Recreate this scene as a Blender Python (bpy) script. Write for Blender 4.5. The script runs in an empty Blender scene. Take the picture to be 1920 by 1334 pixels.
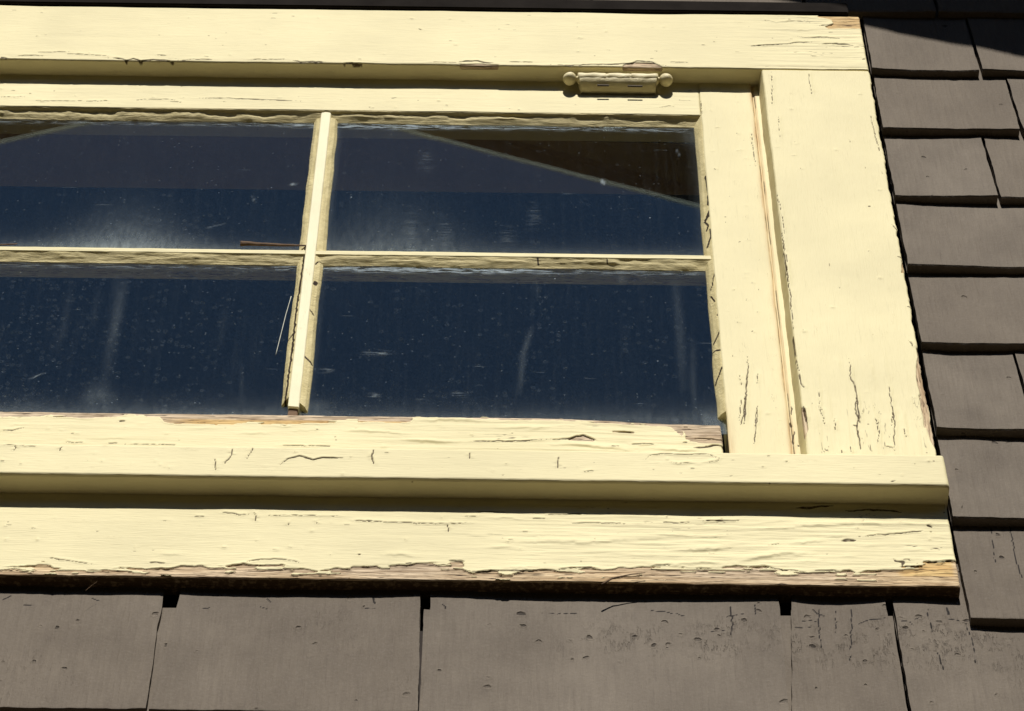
import bpy, math, random
import numpy as np

# ------------------------------------------------------------------ camera, sky, sun, exposure
SC = bpy.context.scene
COL = SC.collection
PITCH = math.radians(55.0)          # the camera looks steeply up at the wall
ROLL = 0.01284
FPX = 4049 * math.tan(PITCH)        # focal length in units of a 1920 wide picture
CAM = np.array([0.0, -1.62, 1.6])
SUN_K = 1.05                        # tangent of the sun's elevation (it stands straight in front of the wall)
SUN_E = math.atan(SUN_K)

_fw = np.array([0, math.cos(PITCH), math.sin(PITCH)])
_u0 = np.array([0, -math.sin(PITCH), math.cos(PITCH)])
_r0 = np.array([1.0, 0, 0])
_rt = math.cos(ROLL) * _r0 + math.sin(ROLL) * _u0
_up = math.cos(ROLL) * _u0 - math.sin(ROLL) * _r0

cam_d = bpy.data.cameras.new('camera')
cam_d.sensor_width = 36.0
cam_d.lens = 36.0 * FPX / 1920.0
cam_d.clip_start = 0.05
cam_d.clip_end = 500
cam = bpy.data.objects.new('camera', cam_d)
COL.objects.link(cam)
from mathutils import Matrix, Vector
cam.matrix_world = Matrix(((_rt[0], _up[0], -_fw[0], CAM[0]), (_rt[1], _up[1], -_fw[1], CAM[1]),
                           (_rt[2], _up[2], -_fw[2], CAM[2]), (0, 0, 0, 1)))
SC.camera = cam

world = bpy.data.worlds.new('World')
SC.world = world
world.use_nodes = True
wn = world.node_tree
wn.nodes.clear()
sky = wn.nodes.new('ShaderNodeTexSky')
sky.sky_type = 'NISHITA'
sky.sun_disc = False
sky.sun_elevation = SUN_E
sky.sun_rotation = math.pi
sky.altitude = 1500
sky.air_density = 1.0
sky.dust_density = 0.1
sky.ozone_density = 1.0
bg = wn.nodes.new('ShaderNodeBackground')
bg.inputs['Strength'].default_value = 0.08
wo = wn.nodes.new('ShaderNodeOutputWorld')
wn.links.new(sky.outputs[0], bg.inputs[0])
wn.links.new(bg.outputs[0], wo.inputs[0])

sun_d = bpy.data.lights.new('sun', 'SUN')
sun_d.energy = 4.8
sun_d.angle = math.radians(0.5)
sun_d.color = (1.0, 0.955, 0.88)
sun = bpy.data.objects.new('sun', sun_d)
sun.rotation_euler = (math.pi / 2 - SUN_E, 0, 0)
sun.location = (0, -3, 8)
COL.objects.link(sun)

SC.view_settings.view_transform = 'Standard'
SC.view_settings.look = 'None'
SC.view_settings.gamma = 1.0
SC.view_settings.exposure = 0.25
SC.cycles.use_denoising = True
SC.cycles.max_bounces = 6
SC.cycles.diffuse_bounces = 3
SC.cycles.glossy_bounces = 3
SC.cycles.transparent_max_bounces = 10
SC.cycles.caustics_reflective = False
SC.cycles.caustics_refractive = False

# ------------------------------------------------------------------ helpers
rng = np.random.default_rng(7)
random.seed(7)


def W(px, py, p=0.0):
    """a point of the photograph (1920 wide) on the plane that stands p metres proud of the wall"""
    d = _fw + (px - 960) / FPX * _rt - (py - 667) / FPX * _up
    t = (-p - CAM[1]) / d[1]
    q = CAM + t * d
    return q[0], q[2]


def _hash(ix, iy, seed):
    h = (ix.astype(np.int64) * 374761393 + iy.astype(np.int64) * 668265263 + seed * 1442695041) & 0x7fffffff
    h = ((h ^ (h >> 13)) * 1274126177) & 0x7fffffff
    h = h ^ (h >> 16)
    return (h & 0xffff) / 65535.0


def vnoise(x, y, seed=0):
    ix, iy = np.floor(x), np.floor(y)
    fx, fy = x - ix, y - iy
    fx, fy = fx * fx * (3 - 2 * fx), fy * fy * (3 - 2 * fy)
    a, b = _hash(ix, iy, seed), _hash(ix + 1, iy, seed)
    c, d = _hash(ix, iy + 1, seed), _hash(ix + 1, iy + 1, seed)
    return (a * (1 - fx) + b * fx) * (1 - fy) + (c * (1 - fx) + d * fx) * fy


def fbm(x, y, octv=4, seed=0):
    r, a, s = 0, 0.5, 0
    for o in range(octv):
        r = r + a * vnoise(x * 2 ** o + 17.3 * o, y * 2 ** o - 9.1 * o, seed + o)
        s += a
        a *= 0.5
    return r / s - 0.5


def sstep(a, b, x):
    t = np.clip((x - a) / (b - a), 0, 1)
    return t * t * (3 - 2 * t)


def empty(name, loc=(0, 0, 0)):
    o = bpy.data.objects.new(name, None)
    o.empty_display_size = 0.05
    COL.objects.link(o)
    o.location = loc
    return o


def tag(o, label=None, cat=None, group=None, kind=None):
    if label: o['label'] = label
    if cat: o['category'] = cat
    if group: o['group'] = group
    if kind: o['kind'] = kind
    return o


def raw_mesh(name, V, quads, smooth=True, attrs=None, tris=None):
    me = bpy.data.meshes.new(name)
    V = np.asarray(V, dtype=np.float32)
    quads = np.asarray(quads, dtype=np.int32).reshape(-1, 4)
    tris = np.zeros((0, 3), np.int32) if tris is None else np.asarray(tris, np.int32).reshape(-1, 3)
    me.vertices.add(len(V))
    me.vertices.foreach_set('co', V.ravel())
    nq, nt = len(quads), len(tris)
    me.loops.add(nq * 4 + nt * 3)
    me.loops.foreach_set('vertex_index', np.concatenate([quads.ravel(), tris.ravel()]).astype(np.int32))
    me.polygons.add(nq + nt)
    me.polygons.foreach_set('loop_start', np.concatenate([np.arange(nq) * 4, nq * 4 + np.arange(nt) * 3]).astype(np.int32))
    me.update(calc_edges=True)
    sm = np.full(nq + nt, bool(smooth))
    me.polygons.foreach_set('use_smooth', sm)
    for k, v in (attrs or {}).items():
        a = me.attributes.new(k, 'FLOAT', 'POINT')
        a.data.foreach_set('value', np.asarray(v, np.float32))
    me.update()
    return me


def link(name, me, mat, parent=None):
    o = bpy.data.objects.new(name, me)
    if mat is not None:
        me.materials.append(mat)
    COL.objects.link(o)
    if parent is not None:
        o.parent = parent
        loc = Vector(parent.location)
        pp = parent.parent
        while pp is not None:
            loc += Vector(pp.location)
            pp = pp.parent
        o.location = -loc
    return o


def sub(name, me, mat, part):
    """a piece under a part whose own coordinates already equal the part's"""
    o = bpy.data.objects.new(name, me)
    me.materials.append(mat)
    COL.objects.link(o)
    o.parent = part
    return o


def box_mesh(name, x0, x1, y0, y1, z0, z1, bev=0.0):
    import bmesh
    bm = bmesh.new()
    bmesh.ops.create_cube(bm, size=1)
    for v in bm.verts:
        v.co = Vector((x0 + (v.co.x + .5) * (x1 - x0), y0 + (v.co.y + .5) * (y1 - y0), z0 + (v.co.z + .5) * (z1 - z0)))
    if bev:
        bmesh.ops.bevel(bm, geom=bm.edges[:], offset=bev, segments=2, affect='EDGES')
    me = bpy.data.meshes.new(name)
    bm.to_mesh(me)
    bm.free()
    return me


def grid_quads(nx, nz, off=0):
    i, j = np.meshgrid(np.arange(nx - 1), np.arange(nz - 1), indexing='ij')
    a = (i * nz + j).ravel() + off
    return np.stack([a, a + nz, a + nz + 1, a + 1], 1)


def wobble(pts, amp, seed):
    """subdivide a line and shake it so that it runs like a real crack"""
    pts = [np.array(q, float) for q in pts]
    r = np.random.default_rng(seed)
    out = [pts[0]]
    for a, b in zip(pts[:-1], pts[1:]):
        L = np.hypot(*(b - a))
        n = max(1, int(L / 0.003))
        nrm = np.array([-(b - a)[1], (b - a)[0]]) / max(L, 1e-9)
        for k in range(1, n + 1):
            q = a + (b - a) * k / n
            if k < n:
                q = q + nrm * r.normal(0, amp)
            out.append(q)
    return out


class Board:
    """a painted board: a fine grid for its face, with heights and paint fields, and plain sides"""

    def __init__(s, xs, zs, p, seed=1, vertical=False):
        s.xs, s.zs, s.p, s.seed, s.vert = np.asarray(xs), np.asarray(zs), p, seed, vertical
        s.X, s.Z = np.meshgrid(s.xs, s.zs, indexing='ij')
        s.H = np.zeros_like(s.X)
        s.crk = np.zeros_like(s.X)
        s.peel = np.full_like(s.X, -1.0)
        s.tone = np.zeros_like(s.X)
        s.stain = np.zeros_like(s.X)
        s.n = 0
        gx, gz = (s.X * 9, s.Z * 90) if not vertical else (s.X * 90, s.Z * 9)
        s.H += fbm(gx, gz, 3, seed) * 0.00035 + fbm(s.X * 14, s.Z * 14, 2, seed + 5) * 0.0008

    def world(s, pts):
        return [W(x, y, s.p) for x, y in pts]

    def _dist(s, pts, reach):
        P = np.array(pts)
        x0, x1, z0, z1 = P[:, 0].min() - reach, P[:, 0].max() + reach, P[:, 1].min() - reach, P[:, 1].max() + reach
        i0, i1 = np.searchsorted(s.xs, [x0, x1])
        j0, j1 = np.searchsorted(s.zs, [z0, z1])
        if i1 <= i0 or j1 <= j0:
            return None
        X, Z = s.X[i0:i1, j0:j1], s.Z[i0:i1, j0:j1]
        D = np.full(X.shape, 9.0)
        S = np.zeros(X.shape)
        T = np.zeros(X.shape)
        n = len(P) - 1
        for k in range(n):
            a, b = P[k], P[k + 1]
            d = b - a
            L2 = max(d @ d, 1e-12)
            t = np.clip(((X - a[0]) * d[0] + (Z - a[1]) * d[1]) / L2, 0, 1)
            ex, ez = X - (a[0] + t * d[0]), Z - (a[1] + t * d[1])
            dd = np.hypot(ex, ez)
            m = dd < D
            D[m] = dd[m]
            S[m] = (ez if not s.vert else ex)[m]
            T[m] = (k + t[m]) / n
        return (slice(i0, i1), slice(j0, j1)), D, S, T

    def crack(s, px, w=0.9, a=1.0, lift=0.3, amp=0.35, world=False):
        """dark open crack; w in mm, lift raises the paint along it"""
        s.n += 1
        pts = px if world else s.world(px)
        pts = wobble(pts, amp * 1e-3, s.seed * 100 + s.n)
        r = s._dist(pts, 0.006)
        if r is None:
            return
        sl, D, S, T = r
        taper = np.clip(np.minimum(T, 1 - T) * 6, 0.25, 1)
        ww = w * (.46e-3 if s.vert else .56e-3) * taper * (0.7 + 0.9 * vnoise(s.X[sl] * 160, s.Z[sl] * 160, s.n))
        c = np.clip(1.35 - D / ww, 0, 1) * a
        s.crk[sl] = np.maximum(s.crk[sl], c)
        s.H[sl] -= 0.0006 * c
        s.H[sl] += lift * 1.9e-3 * np.exp(-(D / np.where(S > 0, .0030, .0011)) ** 2) * taper * (1 - c)

    def ridge(s, px, w=3.0, h=1.0, sharp=0.4, amp=0.5):
        """a wrinkle of lifted paint, steeper on its lower side"""
        s.n += 1
        pts = wobble(s.world(px), amp * 1e-3, s.seed * 100 + s.n)
        ww = w * 1e-3
        r = s._dist(pts, ww * 3)
        if r is None:
            return
        sl, D, S, T = r
        taper = np.sin(np.pi * np.clip(T, 0.04, 0.96)) ** 0.6
        side = np.where(S > 0, ww, ww * sharp)
        s.H[sl] += h * .6e-3 * np.exp(-(D / side) ** 2) * taper

    def bare(s, px, rough=0.8, tone=0.0, seed=0):
        """a patch of bare wood inside a polygon"""
        s.n += 1
        P = np.array(s.world(px))
        r = s._dist(np.vstack([P, P[:1]]), 0.008)
        sl, D, S, T = r
        X, Z = s.X[sl], s.Z[sl]
        inside = np.zeros(X.shape, bool)
        n = len(P)
        for k in range(n):
            a, b = P[k], P[(k + 1) % n]
            c = ((a[1] > Z) != (b[1] > Z)) & (X < (b[0] - a[0]) * (Z - a[1]) / (b[1] - a[1] + 1e-12) + a[0])
            inside ^= c
        sd = np.where(inside, D, -D) * 1000
        st = (X * 60, Z * 380) if not s.vert else (X * 380, Z * 60)
        sd = sd + fbm(st[0], st[1], 3, s.seed + s.n) * 2.2 * rough
        s.peel[sl] = np.maximum(s.peel[sl], np.clip(sd, -1, 1.5))
        s.tone[sl] = np.where(sd > -1, np.maximum(s.tone[sl], tone), s.tone[sl])

    def weather(s, mask, h=.0008, cr=.9, seed=0, dens=.5):
        """paint pulled into ripples along the grain, with groups of fine splits"""
        u, v = (s.X, s.Z) if not s.vert else (s.Z, s.X)
        n1 = fbm(u * 16 + 3 * fbm(u * 9, v * 30, 2, seed), v * 300, 3, seed + 1)
        n2 = fbm(u * 11, v * 210, 2, seed + 4)
        s.H += (n1 * 1.4 + n2) * h * mask
        patch = sstep(.05, .16, fbm(u * 13, v * 70, 3, seed + 7) + (dens - .5) * .4)
        ln = np.clip(1.25 - np.abs(n1 + .03) / .022, 0, 1) * patch * mask
        s.crk = np.maximum(s.crk, ln * cr * (.35 + .65 * vnoise(u * 90, v * 90, seed + 9)))

    def specks(s, n, x0, x1, z0, z1, lo=0.001, hi=0.006, a=0.8):
        r = np.random.default_rng(s.seed + 77)
        for k in range(n):
            x, z = r.uniform(x0, x1), r.uniform(z0, z1)
            L = r.uniform(lo, hi)
            d = r.normal(0, 0.12)
            e = (L, d * L) if not s.vert else (d * L, L)
            s.crack([(x, z), (x + e[0], z + e[1])], w=r.uniform(0.35, 0.8), a=a * r.uniform(0.3, 1), lift=r.uniform(0, .35), world=True)

    def finish(s, name, mat, parent, back, rnd=0.0022, jit=0.0004, skirt=7, splay=0.0, ragged=None, subpart=False, und=None):
        X, Z, H = s.X.copy(), s.Z.copy(), s.H
        film = np.clip(s.peel * 1.6 + 0.5, 0, 1)              # bare wood lies lower than the paint film
        gx, gz = (X * 25, Z * 500) if not s.vert else (X * 500, Z * 25)
        H = H - film * (0.0007 + 0.0007 * (fbm(gx, gz, 3, s.seed + 31) + 0.3))
        dx = np.minimum(X - X[0:1], X[-1:] - X)
        dz = np.minimum(Z - Z[:, :1], Z[:, -1:] - Z)
        for d in (dx, dz):
            q = np.clip(rnd - d, 0, rnd)
            H = H - (rnd - np.sqrt(np.maximum(rnd * rnd - q * q, 0)))
        # uneven edges
        nx, nz = X.shape
        e = fbm(s.xs * 45, s.xs * 0 + 3.3, 4, s.seed + 3)
        e2 = fbm(s.xs * 45, s.xs * 0 + 9.3, 4, s.seed + 4)
        f = np.clip(1 - np.arange(nz) / 10.0, 0, 1)
        Z += e[:, None] * 4 * jit * f[None, :] + e2[:, None] * 4 * jit * f[None, ::-1]
        e = fbm(s.zs * 45, s.zs * 0 + 5.3, 4, s.seed + 6)
        e2 = fbm(s.zs * 45, s.zs * 0 + 7.3, 4, s.seed + 8)
        fx = np.clip(1 - np.arange(nx) / 10.0, 0, 1)
        X += e[None, :] * 4 * jit * fx[:, None] + e2[None, :] * 4 * jit * fx[::-1, None]
        if ragged is not None:
            X += ragged(X, Z)
        Y = -(s.p + H)
        V = np.stack([X, Y, Z], 2).reshape(-1, 3)
        at = {k: getattr(s, k).ravel() for k in ('crk', 'peel', 'tone', 'stain')}
        Q = [grid_quads(nx, nz)]
        idx = np.arange(nx * nz).reshape(nx, nz)
        loops = [(idx[:, 0], (0, 0)), (idx[-1, :], (1, 0)), (idx[::-1, -1], (0, 0)), (idx[0, ::-1], (-1, 0))]
        Vs, off = [V], nx * nz
        ats = {k: [v] for k, v in at.items()}
        for li, (lp, sp) in enumerate(loops):
            m = len(lp)
            base = V[lp]
            rows = []
            for r in range(skirt):
                t = r / (skirt - 1)
                q = base.copy()
                q[:, 1] = base[:, 1] * (1 - t) + (-back) * t
                if 0 < r < skirt - 1:
                    jx = (fbm(base[:, 0] * 30 + li, base[:, 2] * 30 + r * 0.35, 3, s.seed + 60 + li)) * 0.0012
                    if sp[0]:
                        q[:, 0] += jx
                    else:
                        q[:, 2] += jx
                if sp[0] == -1:
                    q[:, 0] -= splay * t
                rows.append(q)
            Vs.append(np.concatenate(rows))
            ii = off + np.arange(skirt * m).reshape(skirt, m)
            a, b, c, d = ii[:-1, :-1], ii[1:, :-1], ii[1:, 1:], ii[:-1, 1:]
            Q.append(np.stack([a.ravel(), b.ravel(), c.ravel(), d.ravel()], 1))
            for k in ats:
                v = at[k][lp]
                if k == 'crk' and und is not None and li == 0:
                    ats[k].append(np.concatenate([np.full(m, 1.) for r in range(skirt)]))  # shade of the underside, painted in through the crack mask
                elif k == 'crk':
                    ats[k].append(np.concatenate([v * (r == 0) for r in range(skirt)]))
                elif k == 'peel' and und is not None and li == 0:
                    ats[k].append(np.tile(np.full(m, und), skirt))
                elif k == 'peel':
                    ats[k].append(np.concatenate([np.maximum(-1, v - r * 3.) for r in range(skirt)]))
                else:
                    ats[k].append(np.tile(v, skirt))
            off += skirt * m
        me = raw_mesh(name, np.concatenate(Vs), np.concatenate(Q), True, {k: np.concatenate(v) for k, v in ats.items()})
        return (sub if subpart else link)(name, me, mat, parent)


# ------------------------------------------------------------------ materials
class NT:
    def __init__(s, name):
        s.m = bpy.data.materials.new(name)
        s.m.use_nodes = True
        s.t = s.m.node_tree
        s.t.nodes.clear()
        s.out = s.t.nodes.new('ShaderNodeOutputMaterial')

    def n(s, typ, ins=None, **kw):
        nd = s.t.nodes.new('ShaderNode' + typ)
        for k, v in kw.items():
            setattr(nd, k, v)
        for k, v in (ins or {}).items():
            sk = nd.inputs[k]
            if hasattr(v, 'is_linked') or isinstance(v, bpy.types.NodeSocket):
                s.t.links.new(v, sk)
            else:
                sk.default_value = v
        return nd

    def math(s, op, a, b=None, clamp=False):
        nd = s.n('Math', operation=op, use_clamp=clamp)
        for i, v in enumerate((a, b)):
            if v is None:
                continue
            if isinstance(v, bpy.types.NodeSocket):
                s.t.links.new(v, nd.inputs[i])
            else:
                nd.inputs[i].default_value = v
        return nd.outputs[0]

    def attr(s, name):
        return s.n('Attribute', attribute_name=name).outputs['Fac']

    def pos(s, scale=(1, 1, 1)):
        g = s.n('NewGeometry')
        mp = s.n('Mapping', {'Vector': g.outputs['Position'], 'Scale': scale})
        return mp.outputs[0]

    def noise(s, vec, scale, detail=4, rough=0.55, dist=0.0):
        return s.n('TexNoise', {'Vector': vec, 'Scale': scale, 'Detail': detail, 'Roughness': rough, 'Distortion': dist}).outputs['Fac']

    def vor(s, vec, scale, feature='F1', out='Distance', rand=1.0):
        return s.n('TexVoronoi', {'Vector': vec, 'Scale': scale, 'Randomness': rand}, feature=feature).outputs[out]

    def ramp(s, fac, a, b, c0, c1, interp='LINEAR'):
        return s.n('MapRange', {'Value': fac, 'From Min': a, 'From Max': b, 'To Min': c0, 'To Max': c1}, interpolation_type=interp).outputs[0]

    def mix(s, fac, a, b, blend='MIX'):
        nd = s.n('Mix', data_type='RGBA', blend_type=blend)
        for i, v in ((0, fac), (6, a), (7, b)):
            if isinstance(v, bpy.types.NodeSocket):
                s.t.links.new(v, nd.inputs[i])
            else:
                nd.inputs[i].default_value = v if i == 0 else (*v, 1) if len(v) == 3 else v
        return nd.outputs[2]

    def bump(s, h, strength, dist, normal=None):
        nd = s.n('Bump', {'Height': h, 'Strength': strength, 'Distance': dist})
        if normal is not None:
            s.t.links.new(normal, nd.inputs['Normal'])
        return nd.outputs[0]

    def done(s, sock):
        s.t.links.new(sock, s.out.inputs[0])
        return s.m


CREAM = (0.715, 0.645, 0.395)


def paint_mat(name, axis, cream=CREAM):
    m = NT(name)
    along = {'x': (1, 14, 14), 'z': (14, 14, 1)}[axis]
    fine = {'x': (1, 22, 22), 'z': (22, 22, 1)}[axis]
    P = m.pos()
    Pa = m.pos(along)
    Pf = m.pos(fine)
    peel, crk, tone, stain = m.attr('peel'), m.attr('crk'), m.attr('tone'), m.attr('stain')
    # bare weathered wood
    g1 = m.noise(Pf, 16, 3, 0.65, 0.6)
    g2 = m.noise(Pf, 55, 2, 0.7)
    grey = m.mix(m.ramp(g1, .34, .66, 0, 1), (0.30, 0.22, 0.145), (0.72, 0.59, 0.425))
    honey = m.mix(m.ramp(g1, .34, .66, 0, 1), (0.44, 0.26, 0.10), (0.74, 0.54, 0.25))
    wood = m.mix(tone, grey, honey)
    wood = m.mix(m.ramp(g2, .36, .44, 1, 0), wood, (0.05, 0.03, 0.02))
    # cream paint: old coats, faint dirt in the grain, tiny specks
    v1 = m.noise(P, 9, 2)
    v2 = m.noise(Pa, 30, 3, .62)
    base = m.mix(m.ramp(v1, .3, .7, 0, 1), [c * 0.93 for c in cream], [min(1, c * 1.05) for c in cream])
    base = m.mix(m.ramp(v2, .60, .78, 0, .35), base, [c * 0.72 for c in cream])
    vv = m.n('TexVoronoi', {'Vector': P, 'Scale': 170.0})
    sp, spg = vv.outputs['Distance'], vv.outputs['Color']
    gate = m.math('GREATER_THAN', m.n('SeparateColor', {'Color': spg}).outputs[0], 0.992)
    dot = m.math('MULTIPLY', gate, m.ramp(sp, .10, .22, 1, 0))
    base = m.mix(m.math('MULTIPLY', dot, .7), base, (0.16, 0.11, 0.06))
    # hair cracks along the grain, only in worn patches
    hc = m.noise(Pf, 26, 2, .5)
    hline = m.ramp(m.math('ABSOLUTE', m.math('SUBTRACT', hc, .5)), 0.0, .012, 1, 0)
    worn = m.math('MULTIPLY', m.ramp(m.noise(Pa, 5, 2), .55, .68, 0, 1), m.ramp(m.noise(P, 60, 1), .52, .6, 0, 1))
    hl = m.math('MULTIPLY', hline, worn)
    base = m.mix(m.math('MULTIPLY', hl, .55), base, (0.22, 0.15, 0.06))
    base = m.mix(m.math('MULTIPLY', stain, m.ramp(m.noise(Pf, 40, 3), .3, .7, .35, 1)), base, (0.42, 0.17, 0.035))
    # where the film has gone
    en = m.noise(Pa, 70, 3, .7)
    pe = m.math('ADD', peel, m.ramp(en, 0, 1, -.75, .75))
    pm = m.ramp(pe, 0.0, 0.10, 0, 1)
    rim = m.math('MULTIPLY', m.ramp(pe, -.22, 0.0, 0, 1), m.ramp(pe, .0, .03, 1, 0))
    base = m.mix(m.math('MULTIPLY', rim, .25), base, [min(1, c * 1.1) for c in cream])
    col = m.mix(pm, base, wood)
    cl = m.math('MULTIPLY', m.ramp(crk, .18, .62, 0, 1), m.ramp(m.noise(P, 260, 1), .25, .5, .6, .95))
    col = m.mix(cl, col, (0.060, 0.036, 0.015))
    rough = m.ramp(pm, 0, 1, .6, .85)
    h = m.math('ADD', m.math('MULTIPLY', m.noise(Pa, 60, 2, .6), .5), m.math('MULTIPLY', m.noise(P, 45, 1), .6))
    hw = m.math('MULTIPLY', m.math('SUBTRACT', m.math('MULTIPLY', g1, 1.6), 1.6), m.ramp(peel, -.1, .2, 0, 1))
    nb = m.bump(m.math('ADD', h, hw), .8, .0008)
    bs = m.n('BsdfPrincipled', {'Base Color': col, 'Roughness': rough, 'Specular IOR Level': .10, 'Normal': nb})
    return m.done(bs.outputs[0])


def putty_mat(name):
    m = NT(name)
    P = m.pos()
    crk = m.attr('crk')
    c = m.mix(m.noise(P, 60, 5, .6), (0.52, 0.44, 0.215), (0.70, 0.61, 0.35))
    col = m.mix(m.ramp(crk, .2, .6, 0, 1), c, (0.03, 0.018, 0.01))
    h = m.math('ADD', m.noise(m.pos((1, 6, 6)), 70, 5, .65), m.math('MULTIPLY', m.noise(P, 160, 3), .5))
    nb = m.bump(h, .8, .0012)
    bs = m.n('BsdfPrincipled', {'Base Color': col, 'Roughness': .6, 'Specular IOR Level': .10, 'Normal': nb})
    return m.done(bs.outputs[0])


def shingle_mat():
    m = NT('brown_shingle_paint')
    P = m.pos()
    Pv = m.pos((16, 16, 1))
    crk, pit, tint = m.attr('crk'), m.attr('pit'), m.n('ObjectInfo').outputs['Random']
    v = m.noise(P, 14, 3, .6)
    a, b = (0.120, 0.100, 0.079), (0.176, 0.149, 0.118)
    col = m.mix(m.ramp(v, .3, .7, 0, 1), a, b)
    col = m.mix(m.ramp(tint, 0, 1, 0, .45), col, (0.125, 0.100, 0.074))
    gr = m.noise(m.pos((75, 75, 2.2)), 4, 3, .6)
    col = m.mix(m.ramp(gr, .35, .65, .26, 0), col, (0.085, 0.068, 0.054))
    col = m.mix(m.ramp(m.noise(m.pos((1, 1, .5)), 5, 3, .6), .5, .75, 0, .35), col, (0.185, 0.158, 0.128))
    col = m.mix(m.ramp(m.noise(P, 420, 2, .8), .5, .72, 0, .22), col, (0.21, 0.18, 0.155))
    col = m.mix(m.ramp(m.noise(m.pos((60, 60, 3)), 6, 4, .6), .58, .72, 0, .25), col, (0.08, 0.065, 0.055))
    # pocks where the paint has blistered
    wv = m.n('VectorMath', {0: P, 1: m.n('VectorMath', {0: m.n('TexNoise', {'Vector': P, 'Scale': 130.0}).outputs['Color'], 'Scale': .006}, operation='SCALE').outputs[0]}, operation='ADD').outputs[0]
    vv = m.n('TexVoronoi', {'Vector': wv, 'Scale': 78.0})
    d = vv.outputs['Distance']
    cr = m.n('SeparateColor', {'Color': vv.outputs['Color']})
    gate = m.math('LESS_THAN', cr.outputs[0], m.math('ADD', m.math('MULTIPLY', pit, .75), .022))
    size = m.ramp(cr.outputs[1], 0, 1, .05, .33)
    rel = m.math('DIVIDE', d, size)
    dimple = m.math('MULTIPLY', gate, m.ramp(rel, .4, 1, 1, 0, 'SMOOTHSTEP'))
    ringy = m.math('MULTIPLY', gate, m.math('MULTIPLY', m.ramp(rel, .7, 1.0, 0, 1), m.ramp(rel, 1.0, 1.5, 1, 0)))
    fl = m.ramp(m.noise(m.pos((3, 3, .55)), 150, 2, .7),   .52, .58, 0, 1)
    flake = m.math('MULTIPLY', m.math('MULTIPLY', fl, m.ramp(m.noise(P, 75, 2), .42, .6, 0, 1)), m.ramp(pit, .15, .9, 0, .9))
    dark = m.math('MULTIPLY', dimple, m.ramp(cr.outputs[2], 0, 1, .1, .85))
    col = m.mix(dark, col, (0.02, 0.015, 0.012))
    col = m.mix(m.math('MULTIPLY', flake, .42), col, (0.03, 0.024, 0.02))
    col = m.mix(m.ramp(crk, .2, .6, 0, 1), col, (0.012, 0.009, 0.008))
    h = m.math('ADD', m.math('MULTIPLY', gr, 1.1), m.math('MULTIPLY', m.noise(P, 300, 1, .7), .3))
    h = m.math('ADD', h, m.math('MULTIPLY', ringy, .22))
    h = m.math('SUBTRACT', h, m.math('ADD', m.math('MULTIPLY', dimple, 1.3), m.math('MULTIPLY', flake, .9)))
    nb = m.bump(h, .9, .0011)
    bs = m.n('BsdfPrincipled', {'Base Color': col, 'Roughness': .75, 'Specular IOR Level': .12, 'Normal': nb})
    return m.done(bs.outputs[0])


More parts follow.
